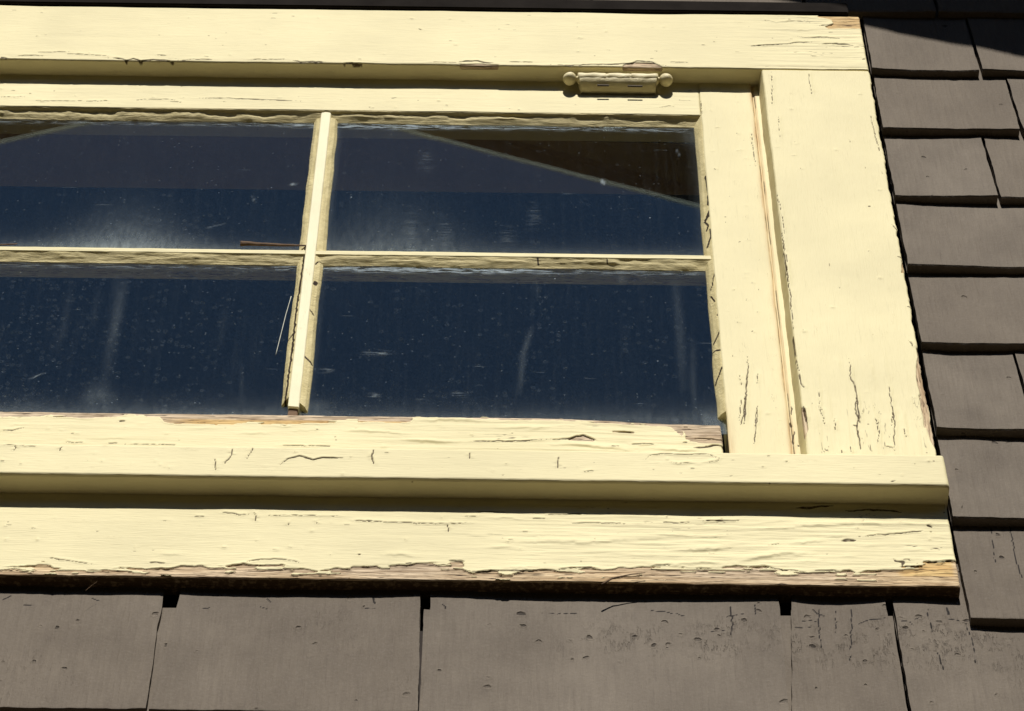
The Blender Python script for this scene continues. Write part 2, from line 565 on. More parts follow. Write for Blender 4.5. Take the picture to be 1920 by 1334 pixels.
def glass_mat(dusty=True):
    m = NT('dusty_glass' if dusty else 'clear_glass')
    P = m.pos()
    g = m.n('NewGeometry')
    haze, drop, line = m.attr('haze'), m.attr('drop'), m.attr('line')
    dp = m.n('VectorMath', {0: g.outputs['Normal'], 1: g.outputs['Incoming']}, operation='DOT_PRODUCT').outputs['Value']
    c = m.math('ABSOLUTE', dp)
    fr = m.math('ADD', .04, m.math('MULTIPLY', .96, m.math('POWER', m.math('SUBTRACT', 1.0, c), 5.0)))
    wav = m.noise(P, 9, 1)
    nb = m.bump(wav, .012, .004)
    gl = m.n('BsdfGlossy', {'Color': (.74, .95, 1, 1), 'Roughness': 0.0, 'Normal': nb})
    tr = m.n('BsdfTransparent', {'Color': (.95, .97, .97, 1)})
    mx = m.n('MixShader', {0: fr, 1: tr.outputs[0], 2: gl.outputs[0]})
    if not dusty:
        return m.done(mx.outputs[0])
    # dust: fine grains, faint vertical rain streaks, dried drops, washed up edges, painted glare
    cell = m.n('TexVoronoi', {'Vector': P, 'Scale': 230.0})
    cr = m.n('SeparateColor', {'Color': cell.outputs['Color']})
    grain = m.math('MULTIPLY', m.math('GREATER_THAN', cr.outputs[0], .90), m.ramp(cell.outputs['Distance'], .06, .24, 1, 0))
    grain = m.math('MULTIPLY', grain, m.ramp(cr.outputs[1], 0, 1, .05, .42))
    cell3 = m.n('TexVoronoi', {'Vector': P, 'Scale': 75.0})
    cr3 = m.n('SeparateColor', {'Color': cell3.outputs['Color']})
    big = m.math('MULTIPLY', m.math('GREATER_THAN', cr3.outputs[0], .965), m.ramp(cell3.outputs['Distance'], .03, .085, .75, 0))
    cell2 = m.n('TexVoronoi', {'Vector': P, 'Scale': 165.0})
    cr2 = m.n('SeparateColor', {'Color': cell2.outputs['Color']})
    rel = m.math('DIVIDE', cell2.outputs['Distance'], m.ramp(cr2.outputs[1], 0, 1, .18, .42))
    ring = m.math('MULTIPLY', m.ramp(rel, .62, .92, .12, 1), m.ramp(rel, .95, 1.12, 1, 0))
    ring = m.math('MULTIPLY', ring, m.math('LESS_THAN', cr2.outputs[0], m.math('ADD', .02, m.math('MULTIPLY', drop, .55))))
    stre = m.ramp(m.noise(m.pos((60, 1, 2.2)), 3.2, 3, .65), .48, .78, 0, 1)
    fine = m.ramp(m.noise(m.pos((2.2, 1, 1)), 330, 1, .5), .50, .70, 0, .020)
    film = m.math('ADD', m.math('ADD', .0015, fine), m.math('MULTIPLY', stre, .017))
    hz = m.math('MULTIPLY', haze, m.ramp(m.noise(m.pos((8, 1, 2.5)), 22, 3, .7), .25, .75, .45, 1.25))
    hl = m.noise(m.pos((1.1, 1, 9)), 48, 3, .65)
    ln = m.math('MULTIPLY', line, m.ramp(hl, .46, .62, 0, 1))
    scr = m.ramp(m.noise(m.pos((2.0, 1, 40)), 12, 2, .5), .70, .75, 0, 1)
    scr = m.math('MULTIPLY', scr, m.ramp(m.noise(P, 13, 2), .52, .64, 0, .35))
    dust = film
    for q in (grain, big, m.math('MULTIPLY', ring, .07), hz, ln, scr):
        dust = m.math('ADD', dust, q)
    dust = m.math('MINIMUM', dust, .9)
    df = m.n('BsdfDiffuse', {'Color': (.72, .81, .86, 1), 'Roughness': 1.0})
    tl = m.n('BsdfTranslucent', {'Color': (.8, .8, .78, 1)})
    dd = m.n('MixShader', {0: .12, 1: df.outputs[0], 2: tl.outputs[0]})
    fin = m.n('MixShader', {0: dust, 1: mx.outputs[0], 2: dd.outputs[0]})
    return m.done(fin.outputs[0])


def plain(name, a, b, scale=20, rough=.7, bump=.3, stretch=(1, 1, 1), spec=.3):
    m = NT(name)
    n1 = m.noise(m.pos(stretch), scale, 5, .6)
    col = m.mix(m.ramp(n1, .3, .7, 0, 1), a, b)
    nb = m.bump(m.noise(m.pos(stretch), scale * 4, 4, .6), bump, .001)
    bs = m.n('BsdfPrincipled', {'Base Color': col, 'Roughness': rough, 'Specular IOR Level': spec, 'Normal': nb})
    return m.done(bs.outputs[0])


PAINT_X = paint_mat('cream_paint_long_grain', 'x')
PAINT_Z = paint_mat('cream_paint_upright_grain', 'z')
PAINT_PALE = paint_mat('pale_cream_paint', 'z', (0.80, 0.745, 0.52))
PUTTY = putty_mat('cream_painted_putty')
SHINGLE = shingle_mat()
GLASS = glass_mat()
GLASS_BACK = glass_mat(False)
HINGE_P = plain('cream_painted_iron', (0.62, 0.54, 0.31), (0.74, 0.66, 0.40), 70, .55, .6)
DARK_SLOT = plain('dark_slot', (0.02, 0.013, 0.008), (0.04, 0.025, 0.015), 60)
OLD_WOOD = plain('weathered_wood', (0.10, 0.06, 0.035), (0.26, 0.16, 0.09), 30, .85, .8, (1, 18, 18))
BACK_WOOD = plain('brown_sheathing', (0.016, 0.012, 0.01), (0.03, 0.022, 0.018), 20, .9)
INNER = plain('brown_inner_wood', (0.30, 0.205, 0.11), (0.38, 0.265, 0.15), 20, .7)
INNER_BAR = plain('dark_inner_bar', (0.085, 0.06, 0.04), (0.12, 0.085, 0.06), 20, .7)
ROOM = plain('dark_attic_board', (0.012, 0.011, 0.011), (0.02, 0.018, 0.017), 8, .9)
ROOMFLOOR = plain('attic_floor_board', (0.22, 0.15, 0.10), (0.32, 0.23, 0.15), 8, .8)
SOFFIT = plain('tan_soffit_board', (0.34, 0.27, 0.16), (0.42, 0.34, 0.21), 9, .7)
ROOFTOP = plain('dark_roof_covering', (0.03, 0.03, 0.032), (0.06, 0.058, 0.056), 40, .9)
GROUND = plain('bare_earth_ground', (0.050, 0.038, 0.022), (0.085, 0.065, 0.038), 3, .95)


def strip_mat():
    m = NT('pale_edge_strip')
    df = m.n('BsdfDiffuse', {'Color': (.7, .68, .62, 1)})
    tl = m.n('BsdfTranslucent', {'Color': (.85, .82, .75, 1)})
    return m.done(m.n('MixShader', {0: .9, 1: df.outputs[0], 2: tl.outputs[0]}).outputs[0])


STRIP = strip_mat()

# ------------------------------------------------------------------ measures (metres; the wall's sheathing is the plane y = 0)
CX = -0.3825                        # middle of the window: three panes wide
CAS_L, CAS_R, CAS_T, CAS_B = 0.2555, 0.367, 4.5120, 4.3962
P_CAS, P_SASH, P_MUN, P_SILL, P_APR = 0.030, 0.011, 0.009, 0.050, 0.0297
SILL_T, SILL_B, APR_B = 3.7035, 3.6600, W(900, 1088, P_APR)[1]
STI_L, STI_R = 0.1903, 0.2450
RAIL_B = 4.3320                     # lower edge of the sash's upper rail
PG = 0.002                          # the glass
GL_T, GL_B = 4.3208, 3.800
MZ0, MZ1 = 4.0656, 4.0726           # front of the level muntin
MX = (-0.1937, 2 * CX + 0.1937)     # the two upright muntins
FINE = 0.0009


def span(a, b, fine=FINE, cut=-0.575, coarse=0.012):
    """grid lines from a to b, fine where the photograph looks"""
    if a < cut:
        return np.concatenate([np.arange(a, cut, coarse), np.linspace(cut, b, int((b - cut) / fine) + 1)])
    return np.linspace(a, b, int((b - a) / fine) + 1)


# ------------------------------------------------------------------ setting: ground, attic room behind the glass
gm = box_mesh('ground', -40, 40, -60, 40, -0.3, 0.0)
tag(link('ground', gm, GROUND), kind='structure')
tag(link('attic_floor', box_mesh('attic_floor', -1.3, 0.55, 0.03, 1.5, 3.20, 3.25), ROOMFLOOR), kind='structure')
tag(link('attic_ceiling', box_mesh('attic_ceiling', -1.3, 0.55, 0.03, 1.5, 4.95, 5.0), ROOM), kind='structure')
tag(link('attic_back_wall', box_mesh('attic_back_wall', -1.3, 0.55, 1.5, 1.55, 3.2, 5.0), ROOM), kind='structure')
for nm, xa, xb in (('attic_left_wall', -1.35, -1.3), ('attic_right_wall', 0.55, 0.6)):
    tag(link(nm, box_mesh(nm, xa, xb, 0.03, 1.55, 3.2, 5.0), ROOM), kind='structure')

# unseen belt of trees, added to block the low sky and deepen the shadows
SKY_BLOCK = plain('sky_block_leaves', (0.012, 0.018, 0.008), (0.035, 0.05, 0.02), 2.5, .9, 1.0)
ang, hh = np.meshgrid(np.linspace(-1.45, 1.45, 240), np.linspace(0, 1, 46), indexing='ij')
rad = 15 + 5 * fbm(ang * 9, hh * 5, 4, 5) - 2.2 * np.sin(np.pi * hh)
top = 11.5 + 5 * fbm(ang * 6, ang * 0, 4, 8)
V = np.stack([rad * np.sin(ang), -rad * np.cos(ang) + .5, -.2 + hh * top], 2)
V += np.stack([fbm(ang * 60, hh * 30, 3, 21), fbm(ang * 60, hh * 30, 3, 22), fbm(ang * 60, hh * 30, 3, 23)], 2) * 1.6
tag(link('sky_block_trees', raw_mesh('sky_block_trees', V.reshape(-1, 3), grid_quads(*ang.shape), True), SKY_BLOCK), 'added belt of dark leafy trees, unseen, blocking the low sky', 'trees', kind='stuff')

# ------------------------------------------------------------------ the shingled wall
wall = empty('shingle_wall', (CX, 0, 0))
tag(wall, 'wall of dark brown painted wooden shingles around the cream window', 'wall', kind='thing')
OPL, OPR, OPB, OPT = 2 * CX - 0.232, 0.232, 3.735, 4.392
RX, RZ, RM, OH = -0.40, 5.570, 0.47, 0.687       # ridge of the gable above the window and its overhang


def prism(name, xz, y0, y1):
    n = len(xz)
    V = [(x, y0, z) for x, z in xz] + [(x, y1, z) for x, z in xz]
    me = bpy.data.meshes.new(name)
    F = [tuple(range(n)), tuple(range(2 * n - 1, n - 1, -1))]
    F += [((k + 1) % n, k, n + k, n + (k + 1) % n) for k in range(n)]
    me.from_pydata(V, [], F)
    me.update()
    return me


zr = lambda x: RZ - RM * abs(x - RX)
link('sheathing', prism('sheathing', [(-2.3, 0), (2.3, 0), (2.3, OPB), (-2.3, OPB)], 0.0, 0.03), BACK_WOOD, wall)
link('sheathing', prism('sheathing', [(-2.3, OPB), (OPL, OPB), (OPL, OPT), (-2.3, OPT)], 0.0, 0.03), BACK_WOOD, wall)
link('sheathing', prism('sheathing', [(OPR, OPB), (2.3, OPB), (2.3, OPT), (OPR, OPT)], 0.0, 0.03), BACK_WOOD, wall)
link('sheathing', prism('sheathing', [(-2.3, OPT), (2.3, OPT), (2.3, zr(2.3)), (RX, RZ), (-2.3, zr(-2.3))], 0.0, 0.03), BACK_WOOD, wall)

SH_L, SH_TAU, SH_BASE = 0.275, 0.0085, 0.0095
SH_D0 = SH_TAU * SH_L / 0.127


def shingle(xb0, xb1, xt0, xt1, zb, ztop=None, fine=True, seed=0, cup=0.0012, pit=None, cracks=(), tau=None, butt=0.0010, step=.0017, lift=0.0):
    """one tapered shingle: butt at zb, its face leaning back to the wall towards its top"""
    ztop = min(zb + SH_L * 0.97, ztop or 99)
    step = step if fine else 0.02
    w = max(xb1 - xb0, xt1 - xt0)
    nx, nz = max(4, int(w / step)), max(4, int((ztop - zb) / (step * 1.15)))
    u, s = np.meshgrid(np.linspace(0, 1, nx), np.linspace(0, 1, nz) ** 1.1, indexing='ij')
    S = s * (ztop - zb)
    t = S / SH_L
    X = (xb0 + (xt0 - xb0) * t / max((ztop - zb) / SH_L, 1e-6) * 1.0) * (1 - u) + (xb1 + (xt1 - xb1) * t / max((ztop - zb) / SH_L, 1e-6)) * u
    Z = zb + S
    r = np.random.default_rng(1000 + seed)
    edge = fbm(X * 70, X * 0 + seed * 3.1, 4, seed) * 2 * butt + fbm(X * 9, X * 0 + seed, 2, seed + 3) * 0.003
    Z = Z + edge * np.clip(1 - S / 0.02, 0, 1)
    sideL = fbm(Z * 40, Z * 0 + seed * 2.7, 4, seed + 9) * 0.0022
    sideR = fbm(Z * 40, Z * 0 + seed * 5.7, 4, seed + 11) * 0.0022
    X = X + sideL * np.clip(1 - u * 12, 0, 1) + sideR * np.clip(1 - (1 - u) * 12, 0, 1)
    D = SH_BASE + SH_D0 * (1 - t) + lift * t
    c = cup * ((2 * u - 1) ** 2 - .4) * r.uniform(.5, 1.4) + (2 * u - 1) * r.normal(0, .0004)
    D = D + c + fbm(X * 30, Z * 8, 3, seed + 20) * .0012 + fbm(X * 160, Z * 25, 3, seed + 25) * .0004
    rn = 0.0016
    q = np.clip(rn - S, 0, rn)
    D = D - (rn - np.sqrt(rn * rn - q * q)) * .8
    th = (tau or SH_TAU) * (1 - t) + .0008
    B = np.maximum(D - th, 0.0015)
    V = np.concatenate([np.stack([X, -D, Z], 2).reshape(-1, 3), np.stack([X, -B, Z], 2).reshape(-1, 3)])
    n = nx * nz
    idx = np.arange(n).reshape(nx, nz)
    bi = idx + n
    Q = [grid_quads(nx, nz), np.stack([bi[:-1, 0], bi[:-1, -1], bi[1:, -1], bi[1:, 0]], 1)]
    for lp in (idx[:, 0], idx[-1, :], idx[::-1, -1], idx[0, ::-1]):
        a, b = lp[:-1], lp[1:]
        Q.append(np.stack([a, a + n, b + n, b], 1))
    crk = np.zeros(n)
    for pts, wd in cracks:
        P = np.array(wobble(pts, .0004, seed + len(pts)))
        dm = np.full(X.shape, 9.)
        for a, b in zip(P[:-1], P[1:]):
            d = b - a
            tt = np.clip(((X - a[0]) * d[0] + (Z - a[1]) * d[1]) / max(d @ d, 1e-12), 0, 1)
            dm = np.minimum(dm, np.hypot(X - a[0] - tt * d[0], Z - a[1] - tt * d[1]))
        crk = np.maximum(crk, np.clip(1.4 - dm / (wd * .55e-3), 0, 1).ravel())
    pv = np.zeros(X.shape) if pit is None else pit(X, Z)
    at = {'crk': np.concatenate([crk, crk * 0]), 'pit': np.concatenate([pv.ravel(), pv.ravel() * 0])}
    me = raw_mesh('shingle', V, np.concatenate(Q), True, at)
    try:
        me.set_sharp_from_angle(angle=math.radians(40))
    except Exception:
        pass
    return link('shingle', me, SHINGLE, wall)


PB = SH_BASE + SH_D0
rows = [W(1730, y, PB)[1] for y in (131, 241, 367, 497, 642, 803, 970, 1158)]
rowI = W(150, 1329, PB)[1]
print('rows', [round(q, 4) for q in rows], round(rowI, 4), 'butt depth', PB)
GAP = 0.0035
xj = lambda x, y, p=0.022: W(x, y, p)[0]
right_joints = [   # along each course right of the window, x of the joints at the butt
    [xj(1838, 138), .70, .93], [xj(1912, 243), .66, .86], [xj(1872, 375), .60, .82], [.565, .79], [.535, .74, .95],
    [xj(1922, 740), .66, .88], [.585, .80], [.545, .70, .93]]
low = lambda X, Z: np.clip(.04 + .10 * (fbm(X * 18, Z * 18, 2, 3) + .2), 0, 1)
k = 0
for ri, zb in enumerate(rows):
    x0 = CAS_R + 0.0045
    for jn, x1 in enumerate(right_joints[ri] + [1.15]):
        k += 1
        tl = 0.004 if jn == 0 else random.uniform(-.004, .004)
        cr = ()
        if ri == 7 and jn == 0:
            cr = [([W(1893, 985, .02), W(1905, 1060, .02), W(1915, 1090, .02)], .9), ([W(1858, 990, .02), W(1866, 1060, .02)], .6)]
        pit = low if ri < 6 else (lambda X, Z: np.clip(.12 + .5 * fbm(X * 20, Z * 12, 2, 5) + .12, 0, 1))
        shingle(x0, x1 - GAP * .5, x0 + (.002 if jn == 0 else tl), x1 - GAP * .5 + random.uniform(-.003, .003), zb,
                fine=(jn == 0 or (jn == 1 and x0 < .56)), seed=k, pit=pit if jn < 2 else None, cracks=cr, step=.00095 if ri == 7 and jn == 0 else .0017)
        x0 = x1 + GAP * .5
# courses above the window's head and, plainly built, left of the window
ez = 0.1275
for ci in range(3):
    zb = rows[0] + ez * (ci + 1)
    xs = [-1.55, -1.33, -1.15, -.93, -.77, -.52, -.33, -.11, .08, .31, .452 + .05 * (ci % 2), .68, .90, 1.15]
    for a, b in zip(xs[:-1], xs[1:]):
        k += 1
        shingle(a + GAP / 2, b - GAP / 2, a + GAP / 2, b - GAP / 2, zb, fine=(ci == 0 and -.6 < b and a < .6), seed=k, step=.003)
for ri, zb in enumerate(rows):
    k += 1
    e = 2 * CX - CAS_R - .0045
    m = e - random.uniform(.12, .2)
    shingle(m + GAP, e, m + GAP, e, zb, fine=False, seed=k)
    shingle(-1.55, m, -1.55, m, zb, fine=False, seed=k + 50)
# the course under the window: slanting joints, each shingle cut to fit under the apron
TOPI = 3.600


def joints(*q):
    """upper and lower pixel of an edge -> x at the butt and x at TOPI"""
    (ax, ay), (bx, by) = q
    a, b = W(ax, ay, .0195), W(bx, by, PB)
    m = (a[0] - b[0]) / (a[1] - b[1])
    return b[0] + m * (rowI - b[1]), b[0] + m * (TOPI - b[1])


e1r, e2l = joints((305, 1115), (273, 1330)), joints((338, 1112), (279, 1330))
e2r, e3l = joints((788, 1120), (783, 1330)), joints((808, 1120), (792, 1330))
e3r, e4l = joints((1461, 1130), (1479, 1330)), joints((1484, 1130), (1486, 1330))
e4r, e5l = joints((1663, 1140), (1701, 1330)), joints((1676, 1140), (1708, 1330))


def pit_lo(X, Z):
    return np.clip(.16 + .7 * fbm(X * 14, Z * 14, 2, 8), 0, .45)


def pit_mid(X, Z):      # blistered band below the apron, growing worse to the right
    band = np.exp(-((Z - 3.490) / .028) ** 2) * sstep(-.06, .16, X)
    return np.clip(.08 + band * (.55 + .9 * fbm(X * 30, Z * 20, 2, 9)) + .15 * fbm(X * 14, Z * 14, 2, 8), 0, 1)


def pit_hi(X, Z):
    band = np.exp(-((Z - 3.486) / .034) ** 2)
    return np.clip(.2 + band * .55 + .5 * fbm(X * 25, Z * 14, 2, 12), 0, 1)


def wl(*pts, p=.021):
    return [W(x, y, p) for x, y in pts]


shingle(-.515, e1r[0], -.512, e1r[1], rowI, TOPI, seed=301, step=.0011, pit=pit_lo, cup=.0008,
        cracks=[(wl((5, 1120), (14, 1116), (20, 1112)), 1.2), (wl((172, 1116), (186, 1122)), 1.1), (wl((45, 1131), (75, 1130)), .6)])
shingle(e2l[0], e2r[0], e2l[1], e2r[1], rowI, TOPI, seed=302, step=.0011, pit=pit_lo, cup=.0012,
        cracks=[(wl((500, 1116), (507, 1123)), 1.2), (wl((700, 1116), (703, 1128)), 1.4), (wl((684, 1137), (704, 1138)), .8), (wl((375, 1136), (388, 1138), (394, 1134)), .8), (wl((488, 1133), (500, 1137)), .8)])
shingle(e3l[0], e3r[0], e3l[1], e3r[1], rowI, TOPI, seed=303, step=.0011, pit=pit_mid, cup=.0014,
        cracks=[(wl((1015, 1146), (1060, 1146), (1082, 1147)), .8), (wl((1221, 1140), (1247, 1143), (1286, 1152)), .9), (wl((1370, 1133), (1373, 1165), (1371, 1190)), 1.0),
                (wl((1415, 1130), (1417, 1150)), .7), (wl((1334, 1184), (1368, 1181)), .9), (wl((1362, 1154), (1395, 1148)), .8), (wl((830, 1131), (836, 1140)), 1.2)])
shingle(e4l[0], e4r[0], e4l[1], e4r[1], rowI, TOPI, seed=304, step=.0011, pit=pit_hi, cup=.0030,
        cracks=[(wl((1537, 1136), (1535, 1165), (1540, 1215)), .8), (wl((1597, 1136), (1597, 1180), (1593, 1240)), .8), (wl((1525, 1138), (1533, 1146), (1545, 1150)), 1.2),
                (wl((1505, 1162), (1520, 1160), (1535, 1164)), .8), (wl((1610, 1167), (1630, 1160), (1660, 1158)), .9), (wl((1490, 1176), (1520, 1174)), .7), (wl((1568, 1140), (1567, 1185)), .6)])
shingle(e5l[0], .62, e5l[1], .62, rowI, TOPI, seed=305, step=.0011, pit=pit_hi, cup=.0010,
        cracks=[(wl((1738, 1135), (1742, 1160), (1750, 1190)), .7), (wl((1776, 1136), (1779, 1150)), 1.5), (wl((1690, 1164), (1706, 1166), (1712, 1172)), .8),
                (wl((1765, 1158), (1790, 1160), (1810, 1163)), .8), (wl((1757, 1228), (1762, 1243), (1768, 1262)), 1.0), (wl((1810, 1165), (1822, 1200), (1830, 1250)), .6),
                (wl((1716, 1160), (1724, 1157)), .8)])
k = 320
for a, b in ((-.78, -.518), (-1.0, -.784), (-1.3, -1.004), (-1.55, -1.304), (.624, .84), (.844, 1.15)):
    k += 1
    shingle(a, b - .004, a, b - .004, rowI, None if (b > .6 or a < -1.1) else TOPI, fine=False, seed=k)
for ci in range(1, 4):
    zb = rowI - ez * ci
    xs = np.array([-1.55, -1.3, -1.06, -.86, -.60, -.40, -.0683, .02, .125, .3145, .46, .70, .91, 1.15]) + (0 if ci == 1 else .06 * (-1) ** ci)
    for a, b in zip(xs[:-1], xs[1:]):
        k += 1
        shingle(a, b - GAP, a, b - GAP, zb, fine=(ci == 1 and -.6 < b and a < .5), seed=k, lift=.0046, step=.004)

# ------------------------------------------------------------------ the window frame
frame = empty('window_surround', (CX, 0, APR_B))
tag(frame, 'weathered cream boards framing the window, with peeling sill and apron', 'window surround', kind='thing')
zc = lambda pts, ox, oy, sc: [(ox + a / sc, oy + b / sc) for a, b in pts]      # points read off an enlarged view
Z1 = lambda *p: zc(p, 1400, 0, 3.692)
Z2 = lambda *p: zc(p, 0, 0, 3.0)
Z3 = lambda *p: zc(p, 640, 0, 2.4)
Z4 = lambda *p: zc(p, 1300, 340, 2.9)
Z5 = lambda *p: zc(p, 1300, 740, 2.9)
Z6 = lambda *p: zc(p, 0, 740, 2.743)
Z7 = lambda *p: zc(p, 660, 740, 2.743)
Z9 = lambda *p: zc(p, 1280, 760, 6.67)

# head casing
b = Board(span(2 * CX - CAS_R, CAS_R - .0005), np.linspace(CAS_B, CAS_T, 146), P_CAS, 11)
b.bare(Z1((500, 104), (600, 90), (785, 90), (800, 200), (565, 200), (545, 186), (600, 165), (590, 140), (490, 120)), .5, .75)
b.bare([(1169, 121), (1190, 117), (1225, 118), (1240, 124), (1245, 130), (1165, 130)], .5, .15)
b.bare([(862, 120), (900, 119), (935, 121), (935, 127), (860, 127)], .5, .1)
b.bare([(238, 114), (262, 115), (300, 114), (300, 118), (240, 118)], .5, 0)
for q, w in ((Z1((50, 318), (280, 305), (330, 295), (480, 292)), .8), (Z1((500, 308), (580, 304), (680, 308), (745, 318)), 1.3), (Z1((330, 250), (400, 262), (510, 258), (660, 268)), .8),
             (Z1((505, 181), (560, 176), (600, 168)), 1.2), (Z1((440, 378), (455, 390), (475, 392), (490, 386)), .5), (Z1((800, 412), (822, 408)), 1.0),  # first stroke is the shadow of lifted paint, drawn as a crack
             (Z2((0, 325), (40, 330)), 1.3), (Z2((80, 318), (160, 314), (240, 315)), .7), (Z2((200, 297), (300, 295), (390, 291)), .6), (Z2((380, 304), (520, 310), (640, 320)), .6),
             (Z2((600, 325), (690, 332), (710, 340), (750, 330), (790, 342), (860, 335), (910, 338), (985, 345)), 1.2), (Z2((880, 310), (935, 313)), .8),
             (Z2((1000, 340), (1100, 336), (1210, 335)), .6), (Z2((1640, 340), (1690, 350), (1740, 349), (1830, 350)), 1.3), (Z2((1380, 335), (1500, 337), (1620, 333)), .6),
             (Z3((0, 284), (100, 285)), .8), (Z3((370, 280), (450, 282), (540, 285)), .6), (Z3((530, 278), (600, 275), (640, 281), (690, 284)), 1.5), (Z3((740, 280), (800, 279), (870, 281)), .7),
             (Z3((940, 290), (1020, 295), (1130, 291), (1230, 290), (1310, 285), (1330, 275), (1400, 280), (1430, 293), (1470, 298)), 1.0), (Z3((1480, 280), (1560, 283)), .6),
             (Z3((1840, 208), (1920, 207)), .6), (Z3((345, 130), (362, 138)), .5), (Z3((1740, 55), (1850, 50), (1920, 58)), .8)):
    b.crack(q, w)
for q, w, h in ((Z1((160, 155), (270, 152), (345, 140)), 2.2, 1.0), (Z1((320, 215), (495, 205)), 2.0, .6), (Z1((120, 135), (210, 160)), 2, .5), (Z1((560, 315), (720, 320)), 2.2, .8),
                (Z1((330, 120), (480, 130)), 2, .8), (Z2((80, 330), (240, 340), (480, 335)), 2, .6)):
    b.ridge(q, w, h)
b.weather(.06 + sstep(.18, .33, b.X) + .6 * sstep(CAS_B + .012, CAS_B + .004, b.Z), .0006, .8, 35, .45)
b.specks(60, -.56, .36, CAS_B + .004, CAS_T - .004)
b.specks(0, 0, 0, 0, 0)
b.finish('head_casing', PAINT_X, frame, 0.0, rnd=.0016, jit=.0004)

HEAD_SHADE = plain('dark_shade_strip', (0.012, 0.010, 0.009), (0.02, 0.017, 0.015), 30, .9, .3, (1, 1, 1), 0.02)  # near-black strip added over the casing to stand in for shade
link('head_shade_strip', box_mesh('head_shade_strip', 2 * CX - CAS_R + .012, CAS_R - .012, -.0335, -.001, CAS_T + .0012, CAS_T + .0225, .001), HEAD_SHADE, frame)

# side casing, right and left
xs = np.linspace(CAS_L, CAS_R, 142)
b = Board(xs, np.linspace(SILL_T - .012, CAS_B - .0012, 760), P_CAS - .0006, 12, True)
for q, w in ((Z4((845, 965), (855, 1010), (850, 1060), (880, 1120), (890, 1180), (880, 1240), (900, 1300), (905, 1334)), 1.1), (Z5((885, 0), (900, 120), (890, 180), (905, 250), (915, 318)), 1.2),
             (Z4((1060, 1090), (1085, 1250), (1078, 1334)), .7), (Z5((1080, 60), (1095, 160), (1090, 240), (1095, 318)), .8), (Z5((1040, 280), (1090, 292)), .9), (Z5((865, 165), (890, 175)), .8),
             (Z4((680, 1120), (690, 1280)), .5), (Z5((985, 110), (1010, 200), (1000, 280)), .5), (Z5((690, 60), (720, 180)), .5), (Z5((1140, 180), (1160, 235)), .5), (Z5((770, 130), (768, 200)), .5),
             (Z5((855, 280), (860, 318)), .9), (Z5((805, 300), (808, 318)), .9), (Z5((600, 60), (610, 120), (620, 155)), 1.4), (Z4((575, 1040), (585, 1100), (605, 1135)), 1.1), (Z4((595, 1220), (620, 1300)), 1.1),
             (Z1((430, 490), (435, 570), (450, 660)), .7), (Z1((170, 500), (175, 620), (175, 750)), .5), (Z1((220, 780), (225, 900), (235, 970)), .5), (Z1((850, 770), (890, 940), (920, 1050)), .8),
             (Z4((455, 60), (480, 170), (500, 300)), .5), (Z4((480, 250), (505, 480), (530, 640), (548, 830)), .8), (Z4((505, 400), (520, 560)), .5), (Z4((540, 830), (560, 950), (575, 1040)), .8),
             (Z4((1080, 235), (1110, 270), (1120, 290)), 1.0), (Z4((1170, 865), (1185, 880), (1195, 905)), .8), (Z4((1155, 540), (1165, 565)), 1.2), (Z4((1160, 680), (1185, 690)), .9), (Z4((1110, 410), (1138, 418)), 1.0),
             (Z4((320, 290), (336, 292)), .5), (Z4((950, 136), (962, 138)), 1.1), (Z4((948, 380), (955, 382)), .8)):
    b.crack(q, w)
for q, w, h in ((Z4((925, 940), (960, 1010), (985, 1130)), 2.5, .8), (Z4((780, 960), (790, 1010), (800, 1050)), 2.5, .8), (Z4((840, 970), (860, 1100)), 2.5, .6), (Z5((660, 110), (690, 250)), 2.5, .6),
                (Z5((960, 20), (990, 160)), 2.2, .6), (Z5((1010, 230), (1060, 300)), 2.5, .7), (Z5((1130, 60), (1150, 220)), 2.2, .6), (Z4((1030, 930), (1060, 1090)), 2.2, .6), (Z4((660, 1010), (690, 1150)), 2.2, .5)):
    b.ridge(q, w, h, 1.0)
b.bare(Z4((1215, 905), (1240, 920), (1250, 1010), (1285, 1300), (1290, 1340), (1255, 1340), (1240, 1200), (1215, 1090), (1212, 1010), (1225, 960)), .7, .25)
b.bare(Z5((1225, 0), (1260, 60), (1330, 260), (1320, 300), (1290, 250), (1265, 160), (1245, 100)), .8, .1)
b.bare(Z4((1112, 400), (1140, 440), (1150, 500), (1130, 500), (1135, 440)), .6, .6)
b.bare(Z5((585, 60), (612, 90), (625, 190), (605, 250), (590, 150)), .5, .15)
b.weather(sstep(3.88, 3.76, b.Z) + .05, .0007, .7, 25, .46)
b.specks(30, CAS_L + .004, CAS_R - .004, 3.71, 4.39)
rag = lambda X, Z: (np.clip((X - (CAS_R - .006)) / .006, 0, 1)) * (fbm(Z * 110, Z * 0 + 2.2, 4, 99) - .1) * .0028
b.finish('side_casing', PAINT_Z, frame, 0.0, rnd=.0016, jit=.0003, splay=.004, ragged=rag)
b = Board(np.linspace(2 * CX - CAS_R, 2 * CX - CAS_L, 12), np.linspace(SILL_T - .012, CAS_B - .0012, 60), P_CAS - .0006, 13, True)
b.finish('side_casing', PAINT_Z, frame, 0.0, rnd=.0016)

